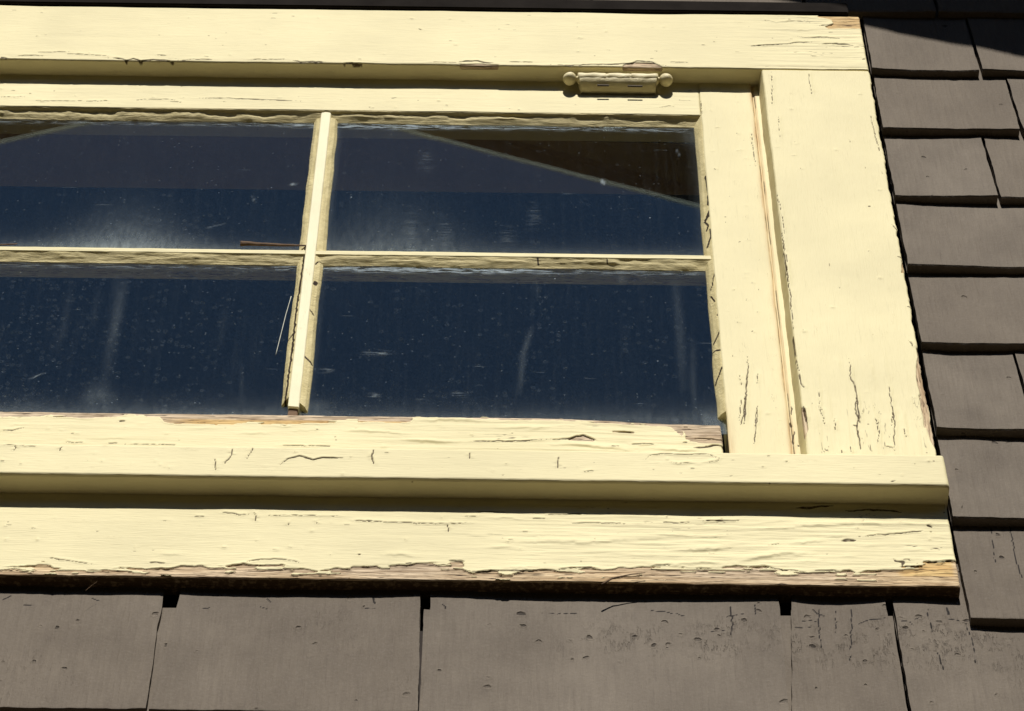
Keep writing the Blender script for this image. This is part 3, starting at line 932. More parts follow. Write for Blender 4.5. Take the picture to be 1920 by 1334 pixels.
# jamb strip between the sash and the side casing, with rusty water lines
for sx, nm in ((1, 'a'), (-1, 'b')):
    x0, x1 = (STI_R + .0004, CAS_L + .0015) if sx > 0 else (2 * CX - CAS_L - .0015, 2 * CX - STI_R - .0004)
    b = Board(np.linspace(x0, x1, 22 if sx > 0 else 4), np.linspace(SILL_T - .012, CAS_B + .004, 640 if sx > 0 else 40), P_SASH - .002, 14, True)
    if sx > 0:
        f = (b.X - x0) / (x1 - x0)
        wob = fbm(b.Z * 9, b.Z * 0, 3, 4) * .10
        for c0, ww, aa in ((.03, .06, 1.0), (.17, .045, .8), (.29, .04, .7)):
            lnn = np.exp(-((f - c0 - wob * .4) / ww) ** 2) * aa
            b.stain = np.maximum(b.stain, lnn * (.55 + .6 * vnoise(b.Z * 60, f * 4, 3)))
        b.crk = np.maximum(b.crk, np.clip(1 - np.abs(f - .005) / .06, 0, 1) * sstep(.3, .62, vnoise(b.Z * 40, b.Z * 0, 5)) * .8)
        b.crk = np.maximum(b.crk, np.clip(1 - np.abs(f - .20 - wob) / .08, 0, 1) * sstep(.55, .7, vnoise(b.Z * 30, b.Z * 0, 8)) * .7)
        b.H -= .0012 * np.exp(-((f - .10) / .10) ** 2)
        lowz = sstep(3.86, 3.74, b.Z)
        b.stain = np.maximum(b.stain, lowz * .45 * vnoise(b.X * 300, b.Z * 90, 9))
        for q, w in ((Z9((1340, 210), (1365, 280)), 1.6), (Z9((1390, 300), (1400, 350), (1380, 420), (1390, 500)), 1.3), (Z9((1465, 410), (1470, 500)), 2.0), (Z9((1355, 20), (1365, 130)), 1.0), (Z9((1440, 500), (1455, 520)), 1.4)):
            b.crack(q, w, lift=0)
    b.finish('jamb', PAINT_Z, frame, -0.02, rnd=.0004, jit=.0001)

# head jamb hidden above the sash, so no light leaks in
link('head_jamb', box_mesh('head_jamb', 2 * CX - .25, .25, -.0005, .025, CAS_B + .0045, CAS_B + .03), OLD_WOOD, frame)

# sill
b = Board(span(2 * CX - .3685, .3685), np.linspace(SILL_B, SILL_T, 60), P_SILL, 15)
for q, w in ((Z6((1430, 372), (1480, 330), (1540, 315), (1610, 337), (1660, 325), (1770, 327)), 1.1), (Z6((1195, 275), (1185, 320), (1155, 360)), 1.0), (Z6((1305, 265), (1290, 300), (1270, 330)), .7),
             (Z6((1105, 330), (1108, 365), (1112, 396)), .7), (Z6((318, 268), (308, 290)), .8), (Z6((75, 262), (82, 275), (70, 290)), .6), (Z6((1515, 292), (1520, 300)), .5),
             (Z7((110, 285), (100, 320), (112, 368)), .9), (Z7((605, 298), (605, 330)), .6), (Z7((1062, 315), (1058, 378)), .9), (Z7((1190, 400), (1245, 393)), .6),
             (Z7((1510, 335), (1530, 315), (1600, 305), (1720, 312), (1830, 308), (1890, 330)), .7), (Z7((1830, 352), (1880, 345), (1890, 330)), .4), (Z7((1620, 345), (1680, 358), (1760, 352)), .4),
             (Z9((1285, 715), (1320, 700)), .8), (Z6((0, 258), (200, 270)), .4), (Z6((1920, 300), (1912, 340)), .7)):
    b.crack(q, w)
ring = Z7((1510, 335), (1560, 312), (1700, 308), (1850, 312), (1890, 330), (1800, 352), (1650, 358), (1530, 350), (1510, 335))
b.ridge(ring, 2.0, .5, 1)
b.weather(.10 + 0 * b.X, .0006, .4, 45, .3)
b.specks(45, -.56, .36, SILL_B + .004, SILL_T - .003, hi=.004)
b.finish('sill', PAINT_X, frame, -0.02, rnd=.0030, jit=.0003, skirt=9)

# apron
b = Board(span(2 * CX - CAS_R - .0005, CAS_R + .0006), np.linspace(APR_B, SILL_B + .001, 138), P_APR, 16)
edge = Z6((0, 895), (60, 890), (180, 880), (220, 855), (280, 890), (340, 905), (440, 900), (500, 905), (560, 895), (640, 890), (750, 895), (880, 890), (930, 875), (1030, 880), (1100, 885), (1250, 870),
          (1330, 880), (1450, 872), (1500, 895), (1640, 905), (1720, 890), (1800, 892)) + \
    Z7((0, 880), (130, 880), (280, 875), (450, 860), (572, 855), (576, 900), (620, 915), (720, 905), (860, 912), (950, 905), (1040, 905), (1130, 895), (1230, 890), (1290, 900), (1350, 890), (1420, 888), (1560, 882), (1700, 888)) + \
    Z5((0, 945), (150, 945), (230, 930), (390, 930), (450, 945), (600, 960), (660, 955), (790, 960), (850, 950), (880, 965), (930, 968), (1010, 955), (1110, 950), (1140, 938), (1243, 935), (1250, 910), (1430, 905), (1470, 905))
E2 = np.array(b.world(edge))
eb = np.interp(b.xs, E2[:, 0], E2[:, 1], left=E2[0, 1])
eb = eb + fbm(b.xs * 120, b.xs * 0, 4, 5) * .004
sd = (eb[:, None] - b.Z) * 1000
sd = sd + fbm(b.X * 70, b.Z * 420, 4, 41) * 2.4 - 16 * np.clip(fbm(b.X * 40, b.Z * 300, 3, 47) - .07, 0, 1) * 3
b.peel = np.maximum(b.peel, np.clip(sd, -1, 1.5))
hx = sstep(W(1665, 1070, P_APR)[0], W(1700, 1070, P_APR)[0], b.X) * sstep(W(1700, 1082, P_APR)[1], W(1700, 1078, P_APR)[1], b.Z)
b.tone = np.maximum(b.tone, hx * (1 - .7 * sstep(W(1782, 1070, P_APR)[0], W(1794, 1070, P_APR)[0], b.X)))
b.tone = np.maximum(b.tone, .55 * vnoise(b.X * 12, b.Z * 60, 6))
b.H += .0007 * np.exp(-((sd + 1.0) / 1.3) ** 2) * vnoise(b.X * 50, b.Z * 50, 9)            # curled lip of the film
for q, w, h in ((Z7((690, 632), (800, 636), (880, 640)), 2.5, .8), (Z7((810, 762), (1000, 755), (1200, 762), (1400, 747), (1560, 740)), 5, 2.0), (Z7((700, 788), (770, 786), (830, 788)), 3, .9),
                (Z7((160, 825), (260, 823), (330, 838)), 4, 1.2), (Z7((1540, 716), (1650, 722), (1750, 728)), 3.5, 1.2), (Z7((1640, 800), (1800, 802), (1920, 792)), 4, 1.4), (Z7((600, 725), (700, 728)), 3, .8),
                (Z7((880, 725), (1000, 724)), 3, .5), (Z7((1540, 875), (1680, 872), (1800, 865), (1920, 872)), 3, 1.0), (Z7((800, 895), (950, 890)), 3, .8),
                (Z5((365, 735), (520, 722), (720, 712), (930, 702)), 4, 1.4), (Z5((930, 702), (1000, 704), (1050, 714)), 3, 1.0), (Z5((220, 912), (380, 882), (520, 862), (640, 868)), 5, 2.0), (Z5((530, 808), (640, 800), (740, 795)), 3.5, 1.3),
                (Z5((0, 845), (100, 842), (180, 835)), 3.5, 1.3), (Z5((60, 775), (200, 770)), 3, .7), (Z5((560, 910), (700, 905)), 3, .7), (Z5((900, 825), (1020, 822)), 3, .8), (Z5((800, 880), (900, 875)), 3, .6), (Z5((1140, 845), (1280, 850)), 3, .7),
                (Z5((350, 700), (480, 690)), 3, .6), (Z5((0, 915), (130, 915)), 3, .9), (Z6((815, 822), (940, 822)), 3.5, .9), (Z6((820, 645), (900, 650)), 3, .3), (Z5((700, 775), (860, 768)), 3, .7), (Z5((1080, 690), (1200, 700)), 4, .8)):
    b.ridge(q, w, h)
for q, w in ((Z6((1000, 628), (1055, 628)), .5), (Z6((1130, 610), (1180, 612), (1230, 622), (1285, 616)), .6), (Z6((1300, 600), (1314, 620), (1316, 658)), .6), (Z6((1340, 624), (1600, 624), (1810, 628)), .4), (Z6((1490, 645), (1482, 675)), .4), (Z6((1630, 643), (1630, 668)), .4), (Z6((1815, 650), (1920, 653)), .4),
             (Z6((250, 840), (330, 852), (470, 872)), .7), (Z6((760, 864), (860, 866)), .8), (Z6((1250, 862), (1330, 850), (1450, 848), (1560, 866)), .6), (Z6((1840, 824), (1856, 821)), .9),
             (Z7((0, 650), (200, 660), (370, 665), (490, 668), (620, 660)), .45), (Z7((490, 668), (495, 706)), .5), (Z7((640, 604), (800, 607)), .7), (Z7((580, 628), (650, 627)), .5), (Z7((930, 638), (1000, 640)), .9), (Z7((980, 617), (1080, 620), (1200, 615)), .6),
             (Z7((1115, 663), (1230, 660), (1415, 665)), .8), (Z7((1590, 660), (1700, 660), (1740, 657)), .6), (Z7((1800, 655), (1920, 650)), .8), (Z7((500, 855), (580, 858)), 1.0), (Z7((580, 905), (640, 916), (720, 907), (860, 910), (960, 905)), .8),
             (Z7((270, 872), (310, 868)), 1.0), (Z7((1040, 906), (1180, 890), (1290, 892)), .7), (Z7((1540, 876), (1640, 880)), .6), (Z7((1280, 968), (1340, 945), (1420, 935), (1500, 925)), 1.2),
             (Z5((900, 772), (980, 765), (1110, 755), (1240, 742), (1300, 745)), .9), (Z5((805, 795), (840, 790), (885, 792)), 2.2), (Z5((50, 690), (160, 690), (260, 685)), .7), (Z5((1265, 710), (1300, 722)), 1.2), (Z5((400, 820), (470, 810)), .5),
             (Z5((810, 632), (960, 626), (1060, 632), (1140, 642)), 1.6), (Z5((560, 618), (640, 616), (700, 606), (760, 604)), 2.0), (Z5((390, 932), (450, 946), (600, 961)), .9), (Z5((660, 955), (800, 960)), .8), (Z5((1250, 911), (1330, 912), (1430, 905)), 1.0),
             (Z5((1140, 937), (1245, 936)), 1.1), (Z5((1145, 898), (1170, 898), (1182, 910)), .5), (Z5((1090, 895), (1100, 908), (1140, 912), (1135, 935)), 2.0), (Z5((0, 945), (120, 950)), .5)):
    b.crack(q, w)
b.weather(sstep(-.18, .15, b.X) * .9 + .1, .0007, .8, 5, .42)
b.specks(50, -.55, .36, APR_B + .03, SILL_B - .022)
b.finish('apron', PAINT_X, frame, 0.0095, rnd=.0012, jit=.0003, und=1.4)  # und: bare underside, coloured near black for its shade

# ------------------------------------------------------------------ the sash
sash = empty('hinged_window', (CX, 0, 3.72))
tag(sash, 'cream wooden window with dark blue panes, brittle putty and a painted hinge', 'window', kind='thing')

# upper rail
b = Board(span(2 * CX - STI_L, STI_L), np.linspace(RAIL_B, CAS_B + .004, 84), P_SASH, 21)
for q, w in ((Z2((760, 563), (950, 560), (1000, 568)), .6), (Z2((1080, 553), (1250, 553), (1440, 560), (1700, 572)), .8), (Z2((170, 568), (300, 570), (460, 569)), .6), (Z2((480, 572), (620, 568)), .5), (Z2((945, 572), (1030, 575)), .7),
             (Z2((0, 548), (140, 547)), .4), (Z2((60, 512), (90, 513)), .6), (Z2((160, 528), (180, 530)), .6), (zc([(980, 385), (1060, 372), (1110, 378)], 1000, 110, 4.174), .5), (zc([(1130, 325), (1240, 330)], 1000, 110, 4.174), .4)):
    b.crack(q, w, lift=.2)
b.weather(.22 + 0 * b.X, .0006, .6, 55, .42)
b.specks(40, -.55, .18, RAIL_B + .003, CAS_B - .015)
r_up = b.finish('rail', PAINT_X, sash, -.022, rnd=.0012, jit=.0003)
# stiles
b = Board(np.linspace(STI_L + .0004, STI_R, 70), np.linspace(SILL_T - .02, CAS_B + .004, 760), P_SASH + .0003, 22, True)
for q, w in ((Z4((295, 950), (298, 1020), (290, 1100), (285, 1200), (275, 1334)), 1.2), (Z5((285, 0), (275, 100), (255, 180)), 1.0), (Z4((345, 1230), (335, 1334)), .7), (Z5((350, 60), (345, 140), (335, 230), (330, 292)), .8), (Z4((355, 1040), (345, 1105)), .5),
             (Z4((250, 1050), (262, 1110)), .4), (Z5((262, 20), (250, 140)), .5), (Z4((318, 818), (326, 812)), .8), (Z4((212, 590), (226, 592)), .6), (zc([(435, 700), (458, 722)], 1260, 190, 5.56), .8), (zc([(670, 335), (690, 328)], 1260, 190, 5.56), .7), (zc([(395, 97), (410, 92)], 1260, 190, 5.56), .6),
             (zc([(300, 0), (312, 135)], 1260, 190, 5.56), .5), (zc([(820, 290), (850, 540), (880, 700)], 1260, 190, 5.56), .4)):
    b.crack(q, w)
fx = (b.X - STI_L) / (STI_R - STI_L)
b.stain = np.maximum(b.stain, .6 * np.exp(-((fx - 1.0) / .05) ** 2) * (.3 + vnoise(b.Z * 30, b.Z * 0, 2)))
b.stain = np.maximum(b.stain, .45 * np.exp(-(fx / .10) ** 2) * sstep(3.86, 3.76, b.Z))
b.specks(30, STI_L + .003, STI_R - .006, 3.74, 4.36, hi=.004)
b.finish('stile', PAINT_Z, sash, -.022, rnd=.0010, jit=.0003)
b = Board(np.linspace(2 * CX - STI_R, 2 * CX - STI_L, 8), np.linspace(SILL_T - .02, CAS_B + .004, 60), P_SASH + .0003, 23, True)
b.finish('stile', PAINT_Z, sash, -.022, rnd=.0010)
# lower rail: the putty and much of the paint along its upper edge are gone
RT = W(700, 778, P_SASH)[1]
b = Board(span(2 * CX - STI_L + .0006, STI_L - .0052), np.linspace(SILL_T - .018, RT, 140), P_SASH - .0002, 24)
edge = Z6((0, 112), (120, 118), (300, 112), (480, 122), (540, 110), (820, 112), (845, 140), (900, 150), (1050, 150), (1180, 152), (1300, 148), (1400, 155), (1480, 162), (1560, 150), (1700, 145), (1780, 130), (1840, 128)) + \
    Z7((30, 145), (120, 140), (240, 146), (300, 138), (330, 116), (480, 118), (600, 125), (760, 128), (900, 132), (1100, 130), (1250, 138), (1400, 140), (1560, 142), (1640, 150), (1700, 165), (1700, 200), (1740, 225), (1800, 232), (1850, 215), (1920, 240))
E2 = np.array(b.world(edge))
o = np.argsort(E2[:, 0])
eb = np.interp(b.xs, E2[o, 0], E2[o, 1]) + fbm(b.xs * 120, b.xs * 0, 4, 15) * .003
sd = (b.Z - eb[:, None]) * 1000 + fbm(b.X * 70, b.Z * 420, 4, 51) * 2.6 - 6 * np.clip(fbm(b.X * 45, b.Z * 330, 3, 57) - .12, 0, 1) * 3
b.peel = np.maximum(b.peel, np.clip(sd, -1, 1.5))
b.tone = np.maximum(b.tone, sstep(-.32, -.27, b.X) * sstep(-.06, -.1, b.X) * sstep(W(500, 784, P_SASH)[1], W(500, 788, P_SASH)[1], b.Z))
b.H += .0005 * np.exp(-((sd + 1.0) / 1.2) ** 2) * vnoise(b.X * 50, b.Z * 50, 19)
sag = W(1350, 795, P_SASH)[1] - RT
b.bare(Z7((1110, 232), (1150, 215), (1190, 205), (1255, 228), (1240, 236)), .4, .0)
b.bare(Z7((1340, 180), (1450, 180), (1450, 187), (1340, 187)), .4, .2)
b.bare(Z9((20, 340), (330, 330), (540, 380), (540, 440), (200, 430), (40, 380)), .5, .1)
for q, w, h in ((Z7((260, 232), (400, 240), (540, 246)), 4, 1.6), (Z7((540, 246), (700, 241), (860, 240), (1000, 231), (1100, 226)), 2.5, .9), (Z7((1030, 258), (1150, 255), (1300, 270), (1480, 277)), 4, 2.0), (Z7((750, 174), (880, 172), (1000, 172)), 3, 1.0),
                (Z7((0, 188), (150, 192), (290, 205)), 3, 1.1), (Z7((1430, 246), (1560, 246)), 3, 1.2), (Z7((1040, 160), (1200, 156)), 3, .8), (Z7((900, 185), (1010, 170)), 2.5, .6), (Z7((1560, 268), (1700, 275), (1800, 272)), 4, 1.6),
                (Z6((1210, 200), (1400, 198)), 3, .9), (Z6((980, 178), (1120, 172)), 2.5, .6), (Z6((1500, 186), (1640, 184)), 2.5, .7), (Z6((460, 228), (700, 222)), 2.5, .5), (Z6((1760, 186), (1920, 190)), 3, .9), (Z6((40, 160), (160, 150)), 2.5, .6),
                (Z6((300, 182), (330, 184)), 2, .5), (Z6((700, 150), (760, 148)), 2.5, .7), (Z7((330, 135), (500, 130), (690, 138)), 3, 1.4)):
    b.ridge(q, w, h)
for q, w in ((Z7((600, 243), (860, 242), (1000, 232)), .8), (Z7((1000, 232), (1100, 228), (1190, 205), (1260, 232)), .9), (Z7((1430, 245), (1500, 243), (1560, 247)), 1.1), (Z7((1340, 184), (1450, 183)), 1.0), (Z7((1330, 262), (1380, 258)), .8),
             (Z6((0, 183), (60, 186), (120, 170)), .8), (Z6((610, 137), (645, 135)), 1.3), (Z6((330, 247), (440, 248)), .7), (Z6((550, 248), (610, 250)), .8), (Z6((640, 254), (900, 258)), .4), (Z6((1420, 264), (1600, 263), (1700, 265)), .5), (Z6((365, 200), (415, 202)), .5),
             (Z7((1230, 95), (1250, 100)), .5), (Z9((0, 430), (60, 428)), 1.2), (Z9((120, 500), (300, 485), (380, 462), (480, 470), (600, 478)), 1.6), (Z9((480, 480), (540, 520), (590, 550)), 2.5), (Z9((0, 212), (60, 215)), .7), (Z9((130, 365), (320, 372), (540, 385)), .9)):
    b.crack(q, w)
b.weather(.35 + .65 * sstep(-.2, .1, b.X), .0006, .75, 15, .45)
b.specks(40, -.5, .18, SILL_T + .012, RT - .02)
b.Z += (sag * sstep(.02, .18, b.X) * (b.Z - b.Z[:, :1]) / (RT - SILL_T + .018))
b.finish('rail', PAINT_X, sash, -.022, rnd=.0016, jit=.0005)


def strip(name, mat, parent, axis, s0, s1, prof, step=.0011, seed=1, lump=.0006, lip=.0012, cracks=(), cut=-.575, endcut=None, knife=.0004):
    """putty or muntin: a profile of (across, proud) points swept along x or z, hand-worked and uneven"""
    S = span(s0, s1, step, cut) if axis == 'x' else np.linspace(s0, s1, max(3, int(abs(s1 - s0) / step)))
    P0 = np.array(prof, float)
    seg = np.hypot(*np.diff(P0, axis=0).T)
    cum = np.concatenate([[0], np.cumsum(seg)])
    n = max(len(P0), int(cum[-1] / .0011))
    q = np.unique(np.concatenate([np.linspace(0, cum[-1], n), cum]))
    A, D = np.interp(q, cum, P0[:, 0]), np.interp(q, cum, P0[:, 1])
    SS, AA = np.meshgrid(S, A, indexing='ij')
    DD = np.broadcast_to(D, SS.shape).copy()
    T = np.linspace(0, 1, len(q))[None, :]
    env = np.sin(np.pi * T)
    DD += env * (fbm(SS * 55, AA * 90, 3, seed) * 2 * lump + fbm(SS * 14, AA * 260, 3, seed + 3) * 2 * knife)
    if lip:
        AA = AA + (1 - T) * 0 + fbm(SS * 17, SS * 0 + seed, 5, seed + 5) * 2 * lip * T * np.sign(P0[-1, 0] - P0[0, 0])
    SSx = SS.copy()
    if endcut is not None:
        SSx = SSx + endcut(T) * np.clip(1 - (SS - s0) / .02, 0, 1)
    if axis == 'x':
        V = np.stack([SSx, -DD, AA], 2)
        U, Wd = SSx, AA
    else:
        V = np.stack([AA, -DD, SSx], 2)
        U, Wd = AA, SSx
    back = V.copy()
    back[..., 1] = np.minimum(.0, V[..., 1] * 0 - .0)[...] + .0002
    ns, nq = SS.shape
    n0 = ns * nq
    VV = np.concatenate([V.reshape(-1, 3), back.reshape(-1, 3)])
    Q = [grid_quads(ns, nq)]
    idx = np.arange(n0).reshape(ns, nq)
    for lp in (idx[:, 0], idx[-1, :], idx[::-1, -1], idx[0, ::-1]):
        a, c = lp[:-1], lp[1:]
        Q.append(np.stack([a, a + n0, c + n0, c], 1))
    crk = np.zeros(SS.shape)
    for pts, wd in cracks:
        P = np.array(wobble([W(x, y, .004) for x, y in pts], .0003, seed + len(pts)))
        dm = np.full(SS.shape, 9.)
        for a, c in zip(P[:-1], P[1:]):
            d = c - a
            t = np.clip(((U - a[0]) * d[0] + (Wd - a[1]) * d[1]) / max(d @ d, 1e-12), 0, 1)
            dm = np.minimum(dm, np.hypot(U - a[0] - t * d[0], Wd - a[1] - t * d[1]))
        crk = np.maximum(crk, np.clip(1.4 - dm / (wd * 1e-3), 0, 1))
    z = crk.ravel()
    me = raw_mesh(name, VV, np.concatenate(Q), True, {'crk': np.concatenate([z, z]), 'peel': np.full(2 * n0, -1.), 'tone': np.zeros(2 * n0), 'stain': np.zeros(2 * n0)})
    try:
        me.set_sharp_from_angle(angle=math.radians(50))
    except Exception:
        pass
    return sub(name, me, mat, parent) if parent.type == 'MESH' else link(name, me, mat, parent)


# putty under the upper rail and along the right stile
cols = [(2 * CX - STI_L, MX[1]), (MX[1], MX[0]), (MX[0], STI_L)]
for i, (a, c) in enumerate(cols):
    strip('putty', PUTTY, r_up, 'x', a + .002, c - .002, [(RAIL_B + .0012, .0108), (RAIL_B - .0006, .0100), (RAIL_B - .0016, .0080), (RAIL_B - .0060, .0058), (GL_T, PG + .0004)], seed=60 + i, lump=.0016, lip=.0011, knife=.0011)
for z0, z1, sd_, crs in ((MZ0 - .004, RAIL_B, 71, [(zc([(335, 500), (345, 700), (350, 800)], 1260, 190, 5.56), .5), (zc([(360, 840), (365, 960), (372, 1040), (370, 1130), (395, 1165), (370, 1240), (345, 1275)], 1260, 190, 5.56), .8),
                                                   (Z4((65, 0), (80, 100), (90, 180), (65, 235)), .9), (Z4((60, 235), (80, 265), (70, 290)), .8), (Z4((90, 290), (95, 330), (75, 375)), .9), (Z4((65, 228), (85, 215)), 1.4)]),
                         (W(1355, 782, .004)[1], MZ0 - .001, 72, [(Z4((120, 430), (112, 540), (95, 610)), .5), (Z4((95, 640), (115, 680)), .6), (Z4((140, 670), (145, 720), (130, 760), (150, 770), (145, 840), (110, 890)), .8),
                                                             (Z4((105, 930), (125, 935), (160, 960), (185, 1000)), 1.0), (Z4((185, 1000), (185, 1060), (170, 1105)), .5), (Z4((155, 1040), (120, 1110)), .7), (Z4((150, 880), (165, 870)), .5)])):
    strip('putty', PUTTY, sash, 'z', z0, z1, [(STI_L + .0010, .0106), (STI_L - .0005, .0098), (STI_L - .0045, .0062), (.1832, PG + .0004)], seed=sd_, lump=.0010, lip=.0016, cracks=crs)
    strip('putty', PUTTY, sash, 'z', z0, z1, [(2 * CX - STI_L - .001, .0106), (2 * CX - STI_L + .0005, .0098), (2 * CX - .1832, PG + .0004)], seed=sd_ + 9, step=.01)

# muntins: bare ridge of wood with putty on either side
for i, mx in enumerate(MX):
    near = i == 0
    st = .0011 if near else .008
    zb = W(545, 762, P_MUN)[1]
    mu = link('muntin', box_mesh('muntin', mx - .0042, mx + .0042, -.0005, .022, RT - .012, GL_T + .004), PAINT_Z, sash)
    strip('ridge', PAINT_PALE, mu, 'z', zb, RAIL_B + .003, [(mx - .0050, .0), (mx - .0050, P_MUN - .0008), (mx - .0042, P_MUN), (mx + .0042, P_MUN), (mx + .0050, P_MUN - .0008), (mx + .0050, .0)], seed=80 + i, lump=.0002, lip=0, step=st,
          endcut=(lambda T: (T - .5) * -.004) if near else None)
    lc = [(zc([(195, 770), (225, 755), (248, 735)], 480, 420, 3.51), .8), (zc([(170, 975), (180, 970)], 480, 420, 3.51), 1.6), (zc([(255, 260), (250, 330), (235, 400)], 480, 420, 3.51), .4)]
    lc += [(zc([(330, 165), (310, 300), (290, 430), (262, 620), (240, 850), (222, 960), (205, 1100), (192, 1180)], 480, 420, 3.51), .9)]
    rc = [(zc([(352, 350), (340, 440), (328, 545)], 480, 420, 3.51), .7), (zc([(283, 890), (270, 990), (255, 1080), (245, 1190)], 480, 420, 3.51), .7), (zc([(325, 555), (350, 585), (380, 615)], 480, 420, 3.51), .7), (zc([(283, 890), (320, 895), (368, 928)], 480, 420, 3.51), 1.0), (zc([(352, 355), (356, 375)], 480, 420, 3.51), 1.8), (zc([(388, 415), (395, 400)], 480, 420, 3.51), 2.0), (zc([(430, 260), (410, 265), (392, 290)], 480, 420, 3.51), .6)]
    if near:
        zl, zr_ = W(530, 755, .004)[1], W(562, 766, .004)[1]
    else:
        zl = zr_ = RT + .004
    for z0, z1, sd_ in ((MZ1 + .002, GL_T + .002, 0), (None, MZ0 - .001, 5)):
        strip('putty', PUTTY, mu, 'z', z0 or zl, z1, [(mx - .0051, P_MUN - .0010), (mx - .0065, P_MUN - .0018), (mx - .0095, .0055), (mx - .0122, PG + .0004)], seed=84 + i + sd_, lump=.0009, lip=.0015, step=st, cracks=lc if near else (),
              endcut=(lambda T: (T - .5) * -.006) if z0 is None else None)
        strip('putty', PUTTY, mu, 'z', z0 or zr_, z1, [(mx + .0051, P_MUN - .0012), (mx + .0070, P_MUN - .0018), (mx + .0105, .0055), (mx + .0132, PG + .0004)], seed=88 + i + sd_, lump=.0009, lip=.0018, step=st, cracks=rc if near else (),
              endcut=(lambda T: (T - .5) * -.006) if z0 is None else None)
    if near:    # stub of the broken ridge below the gap
        sz0, sz1 = W(548, 771, .006)[1], W(545, 763, .006)[1]
        sub('ridge_stub', box_mesh('ridge_stub', mx - .0046, mx + .0040, -.0062, .0, RT - .003, sz1 - .0015, .0006), OLD_WOOD, mu)
for i, (a, c) in enumerate(cols):
    near = i > 0
    st = .0011 if near else .01
    mu = link('muntin', box_mesh('muntin', a + .0042 * (i > 0), c - .0042 * (i < 2), -.0004, .022, MZ0 + .0002, MZ1 - .0002), PAINT_X, sash)
    aa, cc = a + (.0050 if i else .001), c - (.0052 if i < 2 else .0005)
    mcr = [(zc([(1035, 68), (1020, 85), (1028, 108)], 560, 450, 2.286), .8), (zc([(1310, 75), (1322, 108)], 560, 450, 2.286), .5)]
    strip('ridge', PAINT_X, mu, 'x', aa, cc, [(MZ1 + .0004, 0), (MZ1, P_MUN - .0008), (MZ1 - .0008, P_MUN - .0002), (MZ0 + .0006, P_MUN - .0003), (MZ0, P_MUN - .0010)], seed=100 + i, lump=.0004, lip=.0004, step=st)
    strip('putty', PUTTY, mu, 'x', aa, cc, [(MZ0 + .0005, P_MUN - .0006), (MZ0 - .0010, P_MUN - .0016), (MZ0 - .0050, .0054), (MZ0 - .0100, PG + .0004)], seed=104 + i, lump=.0014, lip=.0012, step=st, cracks=mcr, knife=.0012)
    strip('putty', PUTTY, mu, 'x', aa, cc, [(MZ1 + .0090, PG + .0004), (MZ1 + .0008, P_MUN - .0016), (MZ1, P_MUN - .001)], seed=108 + i, lump=.0004, lip=0, step=max(st, .003))

# panes
def pane(x0, x1, z0, z1, near, spec):
    step = .002 if near else .03
    nx, nz = max(3, int((x1 - x0) / step)), max(3, int((z1 - z0) / step))
    X, Z = np.meshgrid(np.linspace(x0, x1, nx), np.linspace(z0, z1, nz), indexing='ij')
    V = np.stack([X, X * 0 - PG, Z], 2).reshape(-1, 3)
    n = len(V)
    yb = -PG + .0014
    B = np.array([(x0, yb, z0), (x1, yb, z0), (x1, yb, z1), (x0, yb, z1)])
    haze = np.zeros(X.shape)
    drop = np.zeros(X.shape)
    line = np.zeros(X.shape)
    if near:
        spec(X, Z, haze, drop, line)
    at = {'haze': np.concatenate([haze.ravel(), np.zeros(4)]), 'drop': np.concatenate([drop.ravel(), np.zeros(4)]), 'line': np.concatenate([line.ravel(), np.zeros(4)])}
    me = raw_mesh('pane', np.concatenate([V, B]), np.concatenate([grid_quads(nx, nz), [[n, n + 3, n + 2, n + 1]]]), False, at)
    o = link('pane', me, GLASS, sash)
    me.materials.append(GLASS_BACK)
    me.polygons[len(me.polygons) - 1].material_index = 1
    return o


def streak(X, Z, F, px, w, a):
    P = np.array([W(x, y, PG) for x, y in px])
    dm, tt = np.full(X.shape, 9.), np.zeros(X.shape)
    for k, (p, q) in enumerate(zip(P[:-1], P[1:])):
        d = q - p
        t = np.clip(((X - p[0]) * d[0] + (Z - p[1]) * d[1]) / (d @ d), 0, 1)
        dd = np.hypot(X - p[0] - t * d[0], Z - p[1] - t * d[1])
        m = dd < dm
        dm[m] = dd[m]
        tt[m] = ((k + t) / (len(P) - 1))[m]
    F += a * np.exp(-(dm / (w * 1e-3)) ** 2) * np.sin(np.pi * np.clip(tt, .05, .95)) ** .5


G2 = lambda *p: zc(p, 0, 190, 3.097)
G4 = lambda *p: zc(p, 0, 450, 3.097)
G5 = lambda *p: zc(p, 560, 450, 2.286)
G3 = lambda *p: zc(p, 600, 190, 2.526)


def edge_glare(X, Z, zt, line, f):  # glare along a pane's upper edge, painted into the dust
    line += np.exp(-((zt - .0050 - Z) / .0038) ** 2) * f(X)


def up_left(X, Z, haze, drop, line):
    zb = MZ1 + .013
    h = np.clip(Z - zb, 0, 1)
    mid = np.exp(-((X + .375) / .062) ** 2)
    haze += np.exp(-h / (.008 + .020 * mid)) * (.16 + .42 * mid)
    haze += .012 * np.clip(1 - h / .1, 0, 1)
    drop += np.exp(-((X + .34) / .07) ** 2 - ((h - .035) / .022) ** 2) * .9
    edge_glare(X, Z, GL_T, line, lambda x: .4 + .9 * sstep(-.26, -.205, x))
    streak(X, Z, haze, G2((1195, 738), (1310, 710)), .8, .25)
    streak(X, Z, haze, G2((1465, 550), (1480, 590)), .7, .35)
    streak(X, Z, haze, G2((1690, 484), (1712, 482)), 1.8, .95)


